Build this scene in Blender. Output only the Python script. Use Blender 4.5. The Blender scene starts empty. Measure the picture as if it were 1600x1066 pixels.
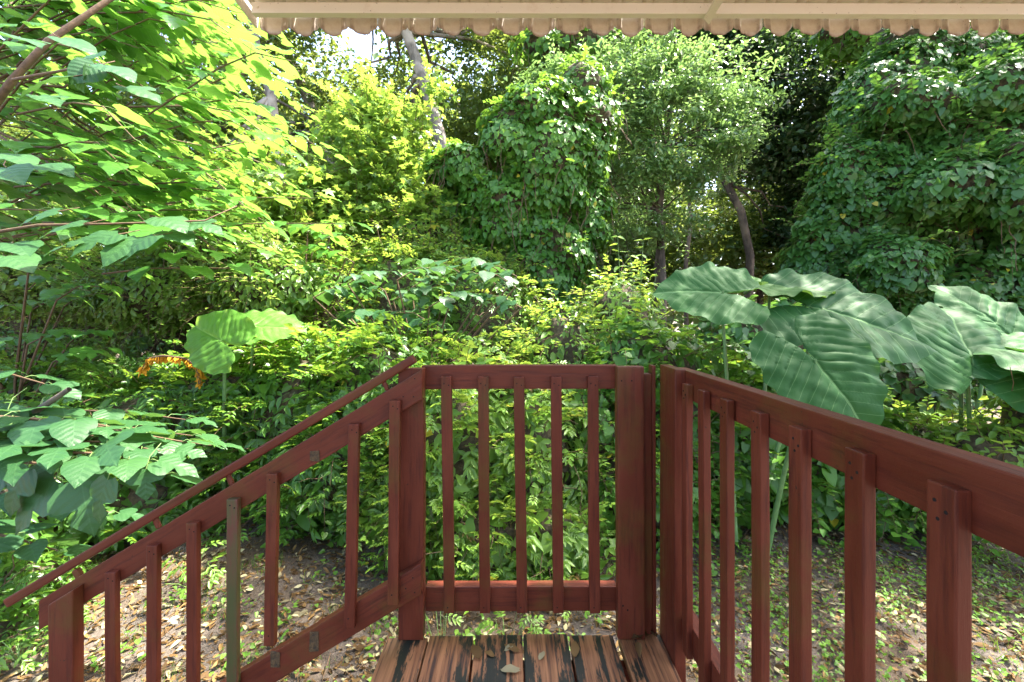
import bpy, bmesh, math, random
import numpy as np
from mathutils import Vector, Matrix

rng = np.random.default_rng(7)
random.seed(7)
SC = bpy.context.scene
COL = SC.collection
R = math.radians

# ------------------------------------------------------------------ camera, sky, sun, exposure
CAMH = 1.11            # camera height above the deck (deck top is z = 0)
FPX = 660.0            # focal length in photograph pixels (1600 wide)
GZ = -0.78             # ground level below the deck
cam_d = bpy.data.cameras.new('camera')
cam_d.sensor_width = 36.0
cam_d.lens = 36.0 * FPX / 1600.0
cam_d.shift_y = -38.0 / 1600.0
cam_d.clip_start = 0.02
cam_d.clip_end = 500
cam = bpy.data.objects.new('camera', cam_d)
cam.location = (0, 0, CAMH)
cam.rotation_euler = (R(90), 0, 0)
COL.objects.link(cam)
SC.camera = cam

SUN_EL, SUN_AZ = R(60), R(72)       # azimuth measured from +Y towards +X
w = bpy.data.worlds.new("World"); SC.world = w; w.use_nodes = True
nt = w.node_tree
for n in list(nt.nodes): nt.nodes.remove(n)
sky = nt.nodes.new('ShaderNodeTexSky'); sky.sky_type = 'NISHITA'
sky.sun_disc = False; sky.sun_elevation = SUN_EL; sky.sun_rotation = SUN_AZ
sky.air_density = 1.0; sky.dust_density = 4.0; sky.ozone_density = 1.0
bg = nt.nodes.new('ShaderNodeBackground'); bg.inputs['Strength'].default_value = 0.15
wo = nt.nodes.new('ShaderNodeOutputWorld')
nt.links.new(sky.outputs[0], bg.inputs[0]); nt.links.new(bg.outputs[0], wo.inputs[0])
sd = bpy.data.lights.new('sun', 'SUN'); sd.energy = 4.0; sd.angle = R(0.53); sd.color = (1.0, 0.94, 0.83)
so = bpy.data.objects.new('sun', sd); COL.objects.link(so)
sv = Vector((math.sin(SUN_AZ)*math.cos(SUN_EL), math.cos(SUN_AZ)*math.cos(SUN_EL), math.sin(SUN_EL)))
so.rotation_euler = sv.to_track_quat('Z', 'Y').to_euler()
so.location = sv * 30
SC.view_settings.view_transform = 'Standard'
SC.view_settings.look = 'None'
SC.view_settings.gamma = 1
SC.view_settings.exposure = 2.82
SC.cycles.max_bounces = 8
SC.cycles.diffuse_bounces = 5
SC.cycles.glossy_bounces = 2
SC.cycles.transmission_bounces = 4
SC.cycles.transparent_max_bounces = 4
SC.cycles.sample_clamp_indirect = 6
SC.cycles.caustics_reflective = False
SC.cycles.caustics_refractive = False

def at(px, py, Y):
    return np.array(((px-800)/FPX*Y, Y, CAMH-(py-495)/FPX*Y))

# ------------------------------------------------------------------ helpers
def link(o, parent=None):
    COL.objects.link(o)
    if parent is not None: o.parent = parent
    return o

def tag(o, label=None, cat=None, group=None, kind=None):
    if label: o['label'] = label
    if cat: o['category'] = cat
    if group: o['group'] = group
    if kind: o['kind'] = kind
    return o

def empty(name, loc, label, cat, group=None):
    o = bpy.data.objects.new(name, None); o.empty_display_size = .1
    o.location = loc; link(o); tag(o, label, cat, group)
    return o

def place(o, parent, M):
    """link a part whose world matrix is M under an unrotated empty"""
    link(o, parent)
    loc = Vector(parent.location) if parent is not None else Vector((0, 0, 0))
    o.matrix_basis = Matrix.Translation(-loc) @ M
    return o

def npmesh(name, V, F, mats, smooth=True, uv=None, rnd=None, fmat=None):
    """V (n,3); F list of int arrays of equal arity or one array"""
    me = bpy.data.meshes.new(name)
    if not isinstance(F, list): F = [F]
    nl = sum(f.size for f in F); nf = sum(len(f) for f in F)
    me.vertices.add(len(V)); me.vertices.foreach_set('co', np.asarray(V, np.float32).ravel())
    me.loops.add(nl); me.polygons.add(nf)
    li = np.concatenate([f.ravel() for f in F]).astype(np.int32)
    tot = np.concatenate([np.full(len(f), f.shape[1], np.int32) for f in F])
    st = np.concatenate(([0], np.cumsum(tot)[:-1])).astype(np.int32)
    me.loops.foreach_set('vertex_index', li)
    me.polygons.foreach_set('loop_start', st)
    me.polygons.foreach_set('loop_total', tot)
    if smooth: me.polygons.foreach_set('use_smooth', np.ones(nf, bool))
    if fmat is not None: me.polygons.foreach_set('material_index', fmat.astype(np.int32))
    for m in (mats if isinstance(mats, (list, tuple)) else [mats]): me.materials.append(m)
    if rnd is not None:
        a = me.attributes.new('rnd', 'FLOAT', 'POINT'); a.data.foreach_set('value', np.asarray(rnd, np.float32))
    if uv is not None:
        l = me.uv_layers.new(name='UVMap'); l.data.foreach_set('uv', np.asarray(uv, np.float32)[li].ravel())
    me.update(calc_edges=True); me.validate()
    return me

def frame_from(p0, p1, hint):
    z = Vector(p1)-Vector(p0); L = z.length; z.normalize()
    x = Vector(hint); x = (x - z*x.dot(z)).normalized(); y = z.cross(x)
    M = Matrix((x, y, z)).transposed().to_4x4(); M.translation = Vector(p0)
    return M, L

def beam(name, p0, p1, wx, wy, hint, mat, parent, bev=.003, cut0=None, cut1=None, label=None, seg=1, warp=0.0):
    """a board from p0 to p1 (centre line), wx wide along hint, wy thick; local z is the grain.
    cut0/cut1: world-plane normals for mitred ends"""
    M, L = frame_from(p0, p1, hint)
    bm = bmesh.new()
    bmesh.ops.create_cube(bm, size=1)
    for v in bm.verts:
        v.co = Vector((v.co.x*wx, v.co.y*wy, (v.co.z+.5)*L))
    Rm = M.to_3x3().inverted()
    for cut, zz in ((cut0, 0), (cut1, L)):
        if cut is not None:
            n = Rm @ Vector(cut)
            for v in bm.verts:
                if abs(v.co.z-zz) < 1e-6:
                    v.co.z = zz - (n.x*v.co.x + n.y*v.co.y)/n.z
    if seg > 1:
        es = [e for e in bm.edges if abs((e.verts[0].co-e.verts[1].co).z) > L*.5]
        bmesh.ops.subdivide_edges(bm, edges=es, cuts=seg-1, use_grid_fill=True)
        ph = random.random()*6
        for v in bm.verts:
            t = v.co.z/L
            v.co.x += warp*math.sin(ph+t*5.0)+warp*.4*math.sin(ph*2+t*23)*(1 if v.co.x > 0 else -1)
            v.co.y += warp*.7*math.sin(ph*1.7+t*4.2)
    if bev: bmesh.ops.bevel(bm, geom=[e for e in bm.edges if e.calc_length() > .01 and (len(e.link_faces) < 2 or e.calc_face_angle(0) > .5)],
                            offset=bev, segments=2, affect='EDGES', profile=.6)
    me = bpy.data.meshes.new(name); bm.to_mesh(me); bm.free(); me.materials.append(mat)
    o = bpy.data.objects.new(name, me); place(o, parent, M)
    if label: o['label'] = label
    return o

def tube_geo(pts, rad, n=7):
    pts = [Vector(p) for p in pts]; V = []; F = []
    up = Vector((.13, .2, 1)).normalized()
    for i, p in enumerate(pts):
        d = (pts[min(i+1, len(pts)-1)]-pts[max(i-1, 0)])
        d.normalize()
        a = d.cross(up)
        if a.length < .1: a = d.cross(Vector((1, 0, 0)))
        a.normalize(); b = d.cross(a)
        for k in range(n):
            t = 2*math.pi*k/n
            V.append(p + (a*math.cos(t)+b*math.sin(t))*rad[i])
    for i in range(len(pts)-1):
        for k in range(n):
            F.append((i*n+k, i*n+(k+1) % n, (i+1)*n+(k+1) % n, (i+1)*n+k))
    return np.array([tuple(v) for v in V]), np.array(F, int)

class Tubes:
    def __init__(s): s.V = []; s.F = []; s.n = 0
    def add(s, pts, rad, n=6):
        V, F = tube_geo(pts, rad, n); s.V.append(V); s.F.append(F+s.n); s.n += len(V)
    def wig(s, p0, p1, r0, r1, k=6, amp=.05, n=6, sag=0.0):
        p0 = np.array(p0, float); p1 = np.array(p1, float); L = np.linalg.norm(p1-p0)
        P = []; off = np.zeros(3)
        for i in range(k+1):
            t = i/k
            if 0 < i < k: off = rng.normal(0, 1, 3)*amp*L
            else: off = np.zeros(3)
            P.append(p0*(1-t)+p1*t+off*(0.6)+np.array((0, 0, sag*4*t*(1-t)*L)))
        s.add(P, [r0*(1-i/k)+r1*(i/k) for i in range(k+1)], n)
        return P
    def obj(s, name, mat, parent, kind=None, label=None):
        if not s.V: return None
        V = np.concatenate(s.V); F = np.concatenate(s.F)
        o = bpy.data.objects.new(name, npmesh(name, V, F, mat, rnd=np.zeros(len(V))))
        place(o, parent, Matrix.Identity(4))
        if kind: o['kind'] = kind
        if label: o['label'] = label
        return o

# ------------------------------------------------------------------ materials
def newmat(name):
    m = bpy.data.materials.new(name); m.use_nodes = True
    t = m.node_tree
    for n in list(t.nodes): t.nodes.remove(n)
    out = t.nodes.new('ShaderNodeOutputMaterial')
    return m, t, out
def N(t, typ, **kw):
    n = t.nodes.new(typ)
    for k, v in kw.items():
        if k.startswith('i_'): n.inputs[k[2:].replace('_', ' ')].default_value = v
        else: setattr(n, k, v)
    return n
def ramp(t, fac, stops, interp='LINEAR'):
    r = t.nodes.new('ShaderNodeValToRGB'); r.color_ramp.interpolation = interp
    e = r.color_ramp.elements
    while len(e) < len(stops): e.new(.5)
    for i, (p, c) in enumerate(stops):
        e[i].position = p; e[i].color = tuple(c)+(1,) if len(c) == 3 else c
    if fac is not None: t.links.new(fac, r.inputs[0])
    return r
def mixc(t, fac, a, b, mode='MIX'):
    m = t.nodes.new('ShaderNodeMix'); m.data_type = 'RGBA'; m.blend_type = mode
    for s, v in ((0, fac), (6, a), (7, b)):
        if hasattr(v, 'is_linked') or hasattr(v, 'links'): t.links.new(v, m.inputs[s])
        elif isinstance(v, (int, float)): m.inputs[s].default_value = v
        else: m.inputs[s].default_value = tuple(v)+(1,)
    return m.outputs[2]
def math_(t, op, a, b=None, clamp=False):
    m = t.nodes.new('ShaderNodeMath'); m.operation = op; m.use_clamp = clamp
    for i, v in enumerate((a, b)):
        if v is None: continue
        if isinstance(v, (int, float)): m.inputs[i].default_value = v
        else: t.links.new(v, m.inputs[i])
    return m.outputs[0]

def leaf_mat(name, dark, light, trans, tw=.4, *a_, **k_):
    dark, light = [(c[0]*1.15, c[1]*1.18, c[2]*.78) for c in (dark, light)]
    return leaf_mat_(name, dark, light, trans, tw, *a_, **k_)
def leaf_mat_(name, dark, light, trans, tw=.4, rough=.42, spec=.5, yellow=0.0, veins=0.0, vc=(.2, .35, .1), vn=7.0, vs=.75, brown=0.0, bump=0.0):
    m, t, out = newmat(name)
    a = N(t, 'ShaderNodeAttribute', attribute_name='rnd')
    stops = [(0.0, dark), (.55, tuple((x+y)/2 for x, y in zip(dark, light))), (.95, light)]
    r = ramp(t, a.outputs['Fac'], stops)
    col = r.outputs[0]
    if yellow > 0:
        f = math_(t, 'FRACT', math_(t, 'MULTIPLY', a.outputs['Fac'], 97.3))
        g = math_(t, 'GREATER_THAN', f, 1-yellow)
        col = mixc(t, g, col, (.42, .36, .03))
    if brown > 0:
        f = math_(t, 'FRACT', math_(t, 'MULTIPLY', a.outputs['Fac'], 57.7))
        g = math_(t, 'GREATER_THAN', f, 1-brown)
        col = mixc(t, g, col, (.16, .09, .035))
    tc = N(t, 'ShaderNodeTexCoord')
    nz = N(t, 'ShaderNodeTexNoise', i_Scale=9.0, i_Detail=2.0); t.links.new(tc.outputs['Object'], nz.inputs['Vector'])
    col = mixc(t, math_(t, 'MULTIPLY', nz.outputs['Fac'], .35), col, (.85, .95, .7), 'MULTIPLY')
    bmp = None
    if veins > 0:
        uv = N(t, 'ShaderNodeSeparateXYZ'); t.links.new(tc.outputs['UV'], uv.inputs[0])
        ax = math_(t, 'ABSOLUTE', uv.outputs[0])
        q = math_(t, 'MULTIPLY', math_(t, 'SUBTRACT', uv.outputs[1], math_(t, 'MULTIPLY', ax, vs)), vn)
        fr = math_(t, 'ABSOLUTE', math_(t, 'SUBTRACT', math_(t, 'FRACT', q), .5))
        side = math_(t, 'GREATER_THAN', fr, .478)
        mid = math_(t, 'LESS_THAN', ax, .010)
        v = math_(t, 'MAXIMUM', math_(t, 'MULTIPLY', side, .6), mid)
        col = mixc(t, math_(t, 'MULTIPLY', v, veins), col, vc)
        b = N(t, 'ShaderNodeBump', i_Strength=.6, i_Distance=.004)
        nz2 = N(t, 'ShaderNodeTexNoise', i_Scale=40.0, i_Detail=3.0); t.links.new(tc.outputs['UV'], nz2.inputs['Vector'])
        t.links.new(math_(t, 'ADD', math_(t, 'MULTIPLY', fr, -1.2), math_(t, 'MULTIPLY', nz2.outputs['Fac'], .5)), b.inputs['Height'])
        bmp = b.outputs[0]
    p = N(t, 'ShaderNodeBsdfPrincipled', i_Roughness=rough)
    p.inputs['Specular IOR Level'].default_value = spec
    t.links.new(col, p.inputs['Base Color'])
    tr = N(t, 'ShaderNodeBsdfTranslucent')
    t.links.new(mixc(t, .65, col, trans), tr.inputs[0])
    if bmp is not None: t.links.new(bmp, p.inputs['Normal'])
    mx = N(t, 'ShaderNodeMixShader'); mx.inputs[0].default_value = tw
    t.links.new(p.outputs[0], mx.inputs[1]); t.links.new(tr.outputs[0], mx.inputs[2])
    t.links.new(mx.outputs[0], out.inputs[0])
    return m

def wood_paint():
    m, t, out = newmat('red_brown_painted_wood')
    tc = N(t, 'ShaderNodeTexCoord'); oi = N(t, 'ShaderNodeObjectInfo')
    off = N(t, 'ShaderNodeVectorMath', operation='ADD'); t.links.new(tc.outputs['Object'], off.inputs[0])
    sc = N(t, 'ShaderNodeVectorMath', operation='SCALE'); sc.inputs[0].default_value = (7, 3, 11); t.links.new(oi.outputs['Random'], sc.inputs['Scale'])
    t.links.new(sc.outputs[0], off.inputs[1])
    mp = N(t, 'ShaderNodeMapping'); mp.inputs['Scale'].default_value = (70, 70, 5); t.links.new(off.outputs[0], mp.inputs[0])
    gr = N(t, 'ShaderNodeTexNoise', i_Scale=1.0, i_Detail=5.0, i_Roughness=.65); t.links.new(mp.outputs[0], gr.inputs['Vector'])
    mp2 = N(t, 'ShaderNodeMapping'); mp2.inputs['Scale'].default_value = (9, 9, 3.2); t.links.new(off.outputs[0], mp2.inputs[0])
    bl = N(t, 'ShaderNodeTexNoise', i_Scale=1.0, i_Detail=4.0, i_Roughness=.6); t.links.new(mp2.outputs[0], bl.inputs['Vector'])
    c = ramp(t, bl.outputs['Fac'], [(.3, (.088, .019, .0095)), (.55, (.116, .025, .012)), (.75, (.148, .035, .017))]).outputs[0]
    c = mixc(t, ramp(t, gr.outputs['Fac'], [(.35, (1, 1, 1)), (.5, (0, 0, 0))]).outputs[0], c, (.072, .0155, .009))
    # scuffs and bare spots
    sp = N(t, 'ShaderNodeTexNoise', i_Scale=34.0, i_Detail=6.0, i_Roughness=.75); t.links.new(off.outputs[0], sp.inputs['Vector'])
    c = mixc(t, ramp(t, sp.outputs['Fac'], [(.665, (0, 0, 0)), (.69, (1, 1, 1))]).outputs[0], c, (.032, .018, .012))
    # green algae film on some boards
    al = N(t, 'ShaderNodeTexNoise', i_Scale=3.0, i_Detail=5.0, i_Roughness=.7); t.links.new(off.outputs[0], al.inputs['Vector'])
    c = mixc(t, math_(t, 'MULTIPLY', ramp(t, al.outputs['Fac'], [(.52, (0, 0, 0)), (.70, (1, 1, 1))]).outputs[0], .5), c, (.085, .060, .012))
    p = N(t, 'ShaderNodeBsdfPrincipled', i_Roughness=.45); p.inputs['Specular IOR Level'].default_value = .22
    t.links.new(c, p.inputs['Base Color'])
    rr = ramp(t, bl.outputs['Fac'], [(.3, (.34,)*3), (.7, (.6,)*3)]); t.links.new(rr.outputs[0], p.inputs['Roughness'])
    b = N(t, 'ShaderNodeBump', i_Strength=.55, i_Distance=.0022)
    t.links.new(math_(t, 'ADD', gr.outputs['Fac'], math_(t, 'MULTIPLY', sp.outputs['Fac'], .5)), b.inputs['Height'])
    t.links.new(b.outputs[0], p.inputs['Normal']); t.links.new(p.outputs[0], out.inputs[0])
    return m
def algae_paint():
    m, t, out = newmat('algae_covered_paint')
    tc = N(t, 'ShaderNodeTexCoord')
    mp = N(t, 'ShaderNodeMapping'); mp.inputs['Scale'].default_value = (26, 26, 4); t.links.new(tc.outputs['Object'], mp.inputs[0])
    gr = N(t, 'ShaderNodeTexNoise', i_Scale=1.0, i_Detail=5.0, i_Roughness=.7); t.links.new(mp.outputs[0], gr.inputs['Vector'])
    c = ramp(t, gr.outputs['Fac'], [(.40, (.050, .052, .010)), (.52, (.070, .045, .012)), (.60, (.10, .026, .014))]).outputs[0]
    p = N(t, 'ShaderNodeBsdfPrincipled', i_Roughness=.6); t.links.new(c, p.inputs['Base Color'])
    b = N(t, 'ShaderNodeBump', i_Strength=.4, i_Distance=.002); t.links.new(gr.outputs['Fac'], b.inputs['Height'])
    t.links.new(b.outputs[0], p.inputs['Normal']); t.links.new(p.outputs[0], out.inputs[0])
    return m
def deck_wood():
    m, t, out = newmat('weathered_deck_wood')
    tc = N(t, 'ShaderNodeTexCoord'); oi = N(t, 'ShaderNodeObjectInfo')
    off = N(t, 'ShaderNodeVectorMath', operation='ADD'); t.links.new(tc.outputs['Object'], off.inputs[0])
    sc = N(t, 'ShaderNodeVectorMath', operation='SCALE'); sc.inputs[0].default_value = (9, 5, 13); t.links.new(oi.outputs['Random'], sc.inputs['Scale'])
    t.links.new(sc.outputs[0], off.inputs[1])
    mp = N(t, 'ShaderNodeMapping'); mp.inputs['Scale'].default_value = (75, 75, 3.5); t.links.new(off.outputs[0], mp.inputs[0])
    gr = N(t, 'ShaderNodeTexNoise', i_Scale=1.0, i_Detail=4.0, i_Roughness=.6, i_Distortion=.4); t.links.new(mp.outputs[0], gr.inputs['Vector'])
    mp2 = N(t, 'ShaderNodeMapping'); mp2.inputs['Scale'].default_value = (13, 13, 3.4); t.links.new(off.outputs[0], mp2.inputs[0])
    bl = N(t, 'ShaderNodeTexNoise', i_Scale=1.0, i_Detail=6.0, i_Roughness=.72); t.links.new(mp2.outputs[0], bl.inputs['Vector'])
    c = ramp(t, gr.outputs['Fac'], [(.36, (.05, .022, .014)), (.46, (.21, .085, .034)), (.62, (.35, .155, .064))]).outputs[0]
    # the dark mildew is broken up along the grain
    s = math_(t, 'ADD', bl.outputs['Fac'], math_(t, 'MULTIPLY', math_(t, 'SUBTRACT', gr.outputs['Fac'], .5), -.45))
    mk = ramp(t, s, [(.495, (0, 0, 0)), (.56, (1, 1, 1))]).outputs[0]
    c = mixc(t, mk, c, (.012, .014, .008))
    p = N(t, 'ShaderNodeBsdfPrincipled', i_Roughness=.6); t.links.new(c, p.inputs['Base Color'])
    b = N(t, 'ShaderNodeBump', i_Strength=.8, i_Distance=.003); t.links.new(gr.outputs['Fac'], b.inputs['Height'])
    t.links.new(b.outputs[0], p.inputs['Normal']); t.links.new(p.outputs[0], out.inputs[0])
    return m
def plain(name, col, rough=.6, noise=0.2, scale=20, bump=0.3, col2=None, metallic=0):
    m, t, out = newmat(name)
    tc = N(t, 'ShaderNodeTexCoord')
    nz = N(t, 'ShaderNodeTexNoise', i_Scale=float(scale), i_Detail=5.0, i_Roughness=.65); t.links.new(tc.outputs['Object'], nz.inputs['Vector'])
    c2 = col2 or tuple(x*(1-noise) for x in col)
    c = ramp(t, nz.outputs['Fac'], [(.35, c2), (.65, col)]).outputs[0]
    p = N(t, 'ShaderNodeBsdfPrincipled', i_Roughness=rough, i_Metallic=metallic); t.links.new(c, p.inputs['Base Color'])
    if bump:
        b = N(t, 'ShaderNodeBump', i_Strength=bump, i_Distance=.01); t.links.new(nz.outputs['Fac'], b.inputs['Height']); t.links.new(b.outputs[0], p.inputs['Normal'])
    t.links.new(p.outputs[0], out.inputs[0])
    return m
def bark(name, c1, c2, sc=6):
    m, t, out = newmat(name)
    tc = N(t, 'ShaderNodeTexCoord')
    mp = N(t, 'ShaderNodeMapping'); mp.inputs['Scale'].default_value = (sc*2.5, sc*2.5, sc*.6); t.links.new(tc.outputs['Object'], mp.inputs[0])
    nz = N(t, 'ShaderNodeTexNoise', i_Scale=1.0, i_Detail=6.0, i_Roughness=.7); t.links.new(mp.outputs[0], nz.inputs['Vector'])
    c = ramp(t, nz.outputs['Fac'], [(.35, c1), (.62, c2)]).outputs[0]
    n2 = N(t, 'ShaderNodeTexNoise', i_Scale=1.6, i_Detail=4.0); t.links.new(tc.outputs['Object'], n2.inputs['Vector'])
    c = mixc(t, ramp(t, n2.outputs['Fac'], [(.5, (0, 0, 0)), (.62, (1, 1, 1))]).outputs[0], c, tuple(min(1, x*1.6) for x in c2))
    p = N(t, 'ShaderNodeBsdfPrincipled', i_Roughness=.85); t.links.new(c, p.inputs['Base Color'])
    b = N(t, 'ShaderNodeBump', i_Strength=.8, i_Distance=.03); t.links.new(nz.outputs['Fac'], b.inputs['Height']); t.links.new(b.outputs[0], p.inputs['Normal'])
    t.links.new(p.outputs[0], out.inputs[0])
    return m
def awning_mat(name, base, stain, lo, hi):
    m, t, out = newmat(name)
    tc = N(t, 'ShaderNodeTexCoord')
    nz = N(t, 'ShaderNodeTexNoise', i_Scale=7.0, i_Detail=7.0, i_Roughness=.75); t.links.new(tc.outputs['Object'], nz.inputs['Vector'])
    n2 = N(t, 'ShaderNodeTexNoise', i_Scale=90.0, i_Detail=3.0, i_Roughness=.7); t.links.new(tc.outputs['Object'], n2.inputs['Vector'])
    c = mixc(t, ramp(t, nz.outputs['Fac'], [(lo, (0, 0, 0)), (hi, (1, 1, 1))]).outputs[0], base, stain)
    c = mixc(t, ramp(t, n2.outputs['Fac'], [(.68, (0, 0, 0)), (.74, (1, 1, 1))]).outputs[0], c, (.13, .07, .04))
    at_ = N(t, 'ShaderNodeAttribute', attribute_name='rnd')   # grime gathered at the lower edge
    g = math_(t, 'MULTIPLY', at_.outputs['Fac'], math_(t, 'MULTIPLY', nz.outputs['Fac'], 1.55), True)
    c = mixc(t, math_(t, 'POWER', g, 1.6), c, (.17, .075, .04))
    p = N(t, 'ShaderNodeBsdfPrincipled', i_Roughness=.5); t.links.new(c, p.inputs['Base Color']); t.links.new(p.outputs[0], out.inputs[0])
    return m
def ground_mat():
    m, t, out = newmat('leaf_strewn_sandy_soil')
    tc = N(t, 'ShaderNodeTexCoord')
    n1 = N(t, 'ShaderNodeTexNoise', i_Scale=1.3, i_Detail=5.0, i_Roughness=.6); t.links.new(tc.outputs['Object'], n1.inputs['Vector'])
    n2 = N(t, 'ShaderNodeTexNoise', i_Scale=45.0, i_Detail=6.0, i_Roughness=.8); t.links.new(tc.outputs['Object'], n2.inputs['Vector'])
    c = ramp(t, n2.outputs['Fac'], [(.3, (.035, .028, .022)), (.5, (.12, .10, .085)), (.7, (.26, .23, .20))]).outputs[0]
    c = mixc(t, ramp(t, n1.outputs['Fac'], [(.42, (0, 0, 0)), (.6, (1, 1, 1))]).outputs[0], c, (.11, .075, .045))
    c = mixc(t, math_(t, 'MULTIPLY', n2.outputs['Fac'], .5), c, (.12, .085, .055))
    p = N(t, 'ShaderNodeBsdfPrincipled', i_Roughness=.95); t.links.new(c, p.inputs['Base Color'])
    b = N(t, 'ShaderNodeBump', i_Strength=1.0, i_Distance=.02); t.links.new(n2.outputs['Fac'], b.inputs['Height']); t.links.new(b.outputs[0], p.inputs['Normal'])
    t.links.new(p.outputs[0], out.inputs[0])
    return m

M_PAINT = wood_paint(); M_ALGAE = algae_paint(); M_DECK = deck_wood()
M_HOLE = plain('dark_nail_hole', (.006, .003, .002), 1.0)
M_SCAR = plain('bare_wood_scar', (.11, .06, .02), .85, .6, 60, .5, (.02, .012, .006))
M_AWN = awning_mat('cream_painted_metal', (.78, .72, .63), (.62, .50, .39), .55, .85)
M_VAL = awning_mat('stained_cream_metal', (.80, .745, .65), (.62, .50, .38), .5, .8)
M_SOIL = ground_mat()
M_BARK_GREY = bark('pale_grey_bark', (.10, .082, .065), (.26, .22, .175))
M_BARK = bark('brown_bark', (.035, .025, .02), (.12, .09, .065))
M_TWIG = plain('brown_twig', (.16, .095, .05), .8, .5, 30, .4)
M_VINE = plain('dead_vine_tangle', (.11, .085, .05), .95, .7, 26, 1.0)
M_GSTEM = plain('green_stem', (.16, .26, .07), .5, .3, 30, .2)
M_PETI = plain('pale_green_leaf_stalk', (.13, .24, .085), .4, .35, 12, .2)

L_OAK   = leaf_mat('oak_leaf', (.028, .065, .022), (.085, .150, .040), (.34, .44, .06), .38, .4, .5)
L_OAKY  = leaf_mat('sunlit_oak_leaf', (.055, .125, .036), (.18, .28, .12), (.30, .48, .13), .36, .28, .7)  # sunlit look is mixed into this lighter oak leaf colour
L_OAKF  = leaf_mat('pale_oak_leaf', (.045, .095, .028), (.12, .19, .05), (.40, .48, .08), .40, .38, .5)
L_DARK  = leaf_mat('dark_evergreen_leaf', (.014, .040, .020), (.040, .085, .036), (.14, .26, .05), .25, .42, .4)
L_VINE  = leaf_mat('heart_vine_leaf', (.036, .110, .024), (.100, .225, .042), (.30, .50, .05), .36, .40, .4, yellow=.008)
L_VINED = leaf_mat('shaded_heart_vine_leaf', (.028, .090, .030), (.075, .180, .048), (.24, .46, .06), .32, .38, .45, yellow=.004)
L_MAPLE = leaf_mat('yellow_green_leaf', (.070, .155, .028), (.165, .255, .05), (.42, .58, .08), .42, .42, .45, yellow=.01, brown=.012)
L_SAP   = leaf_mat('fresh_sapling_leaf', (.085, .17, .035), (.19, .29, .07), (.42, .58, .10), .42, .34, .55)
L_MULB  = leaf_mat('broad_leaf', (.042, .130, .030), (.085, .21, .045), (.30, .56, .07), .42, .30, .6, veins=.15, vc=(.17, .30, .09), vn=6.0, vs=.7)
L_MULBB = leaf_mat('shaded_broad_leaf', (.020, .070, .036), (.038, .100, .042), (.18, .38, .06), .26, .46, .45, veins=.22, vc=(.10, .21, .08), vn=6.0, vs=.7)  # darker, bluer copy of the broad leaf, with its shade in the colour
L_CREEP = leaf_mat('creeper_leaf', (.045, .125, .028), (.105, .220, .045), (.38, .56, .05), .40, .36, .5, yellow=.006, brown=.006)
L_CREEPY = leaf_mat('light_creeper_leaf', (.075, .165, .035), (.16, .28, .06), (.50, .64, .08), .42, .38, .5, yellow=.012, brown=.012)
L_EAR   = leaf_mat('elephant_ear_leaf', (.015, .058, .026), (.028, .085, .034), (.14, .36, .04), .20, .58, .14, veins=1.0, vc=(.13, .24, .09), vn=9.0, vs=.62)
L_EARL  = leaf_mat('lit_elephant_ear_leaf', (.07, .17, .045), (.11, .23, .055), (.40, .60, .08), .36, .5, .2, veins=.5, vc=(.30, .44, .14), vn=9.0, vs=.62)  # lit copy; colour raised to offset the shadow these leaves sit in
L_EARY  = leaf_mat('yellow_green_elephant_ear_leaf', (.026, .082, .022), (.042, .112, .028), (.24, .42, .05), .26, .55, .18, veins=.45, vc=(.34, .48, .18), vn=9.0, vs=.62)
L_DEAD  = leaf_mat('dead_leaf', (.045, .022, .012), (.20, .115, .065), (.40, .22, .08), .15, .7, .25)
L_DEADG = leaf_mat('grey_dead_leaf', (.14, .11, .095), (.40, .34, .30), (.30, .22, .14), .12, .75, .2)
L_WEED  = leaf_mat('ground_weed_leaf', (.055, .15, .030), (.14, .27, .05), (.42, .58, .06), .38, .45, .4)
L_FROND = leaf_mat('rusty_dry_frond', (.40, .17, .02), (.62, .30, .035), (.6, .3, .04), .3, .7, .2)

# ------------------------------------------------------------------ leaf templates: (verts, faces-list)
def T_oval(w=.42, fold=.10, droop=.10):
    V = np.array([(0, 0, 0), (w*.42, .28, fold*.4), (w*.5, .55, fold*.3-droop*.3), (0, 1, -droop), (-w*.5, .55, fold*.3-droop*.3), (-w*.42, .28, fold*.4), (0, .5, -fold*.2-droop*.2)], float)
    F = [np.array([(0, 1, 2, 6), (6, 2, 3, 3)][:1]), np.array([(6, 2, 3), (6, 3, 4)]), np.array([(0, 6, 4, 5)])]
    return V, [np.array([(0, 1, 2, 6), (0, 6, 4, 5)]), np.array([(6, 2, 3), (6, 3, 4)])]
def T_quad(w=.5, fold=.12):
    V = np.array([(0, 0, 0), (w*.5, .45, fold), (0, 1, -.05), (-w*.5, .45, fold)], float)
    return V, [np.array([(0, 1, 2), (0, 2, 3)])]
def T_oval4(w=.42, fold=.10, droop=.10):
    V = np.array([(0, 0, 0), (w*.44, .27, fold*.6), (w*.46, .62, fold*.5-droop*.4), (0, 1, -droop), (-w*.46, .62, fold*.5-droop*.4), (-w*.44, .27, fold*.6)], float)
    return V, [np.array([(0, 1, 2, 3), (0, 3, 4, 5)])]
def T_heart(w=.9, fold=.10, droop=.15):
    V = np.array([(0, .05, 0), (w*.30, -.08, .02), (w*.5, .20, fold), (w*.36, .62, fold*.2-droop*.3), (0, 1.02, -droop),
                  (-w*.36, .62, fold*.2-droop*.3), (-w*.5, .20, fold), (-w*.30, -.08, .02)], float)
    return V, [np.array([(0, 1, 2, 3), (0, 5, 6, 7)]), np.array([(0, 3, 4), (0, 4, 5)])]
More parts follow.
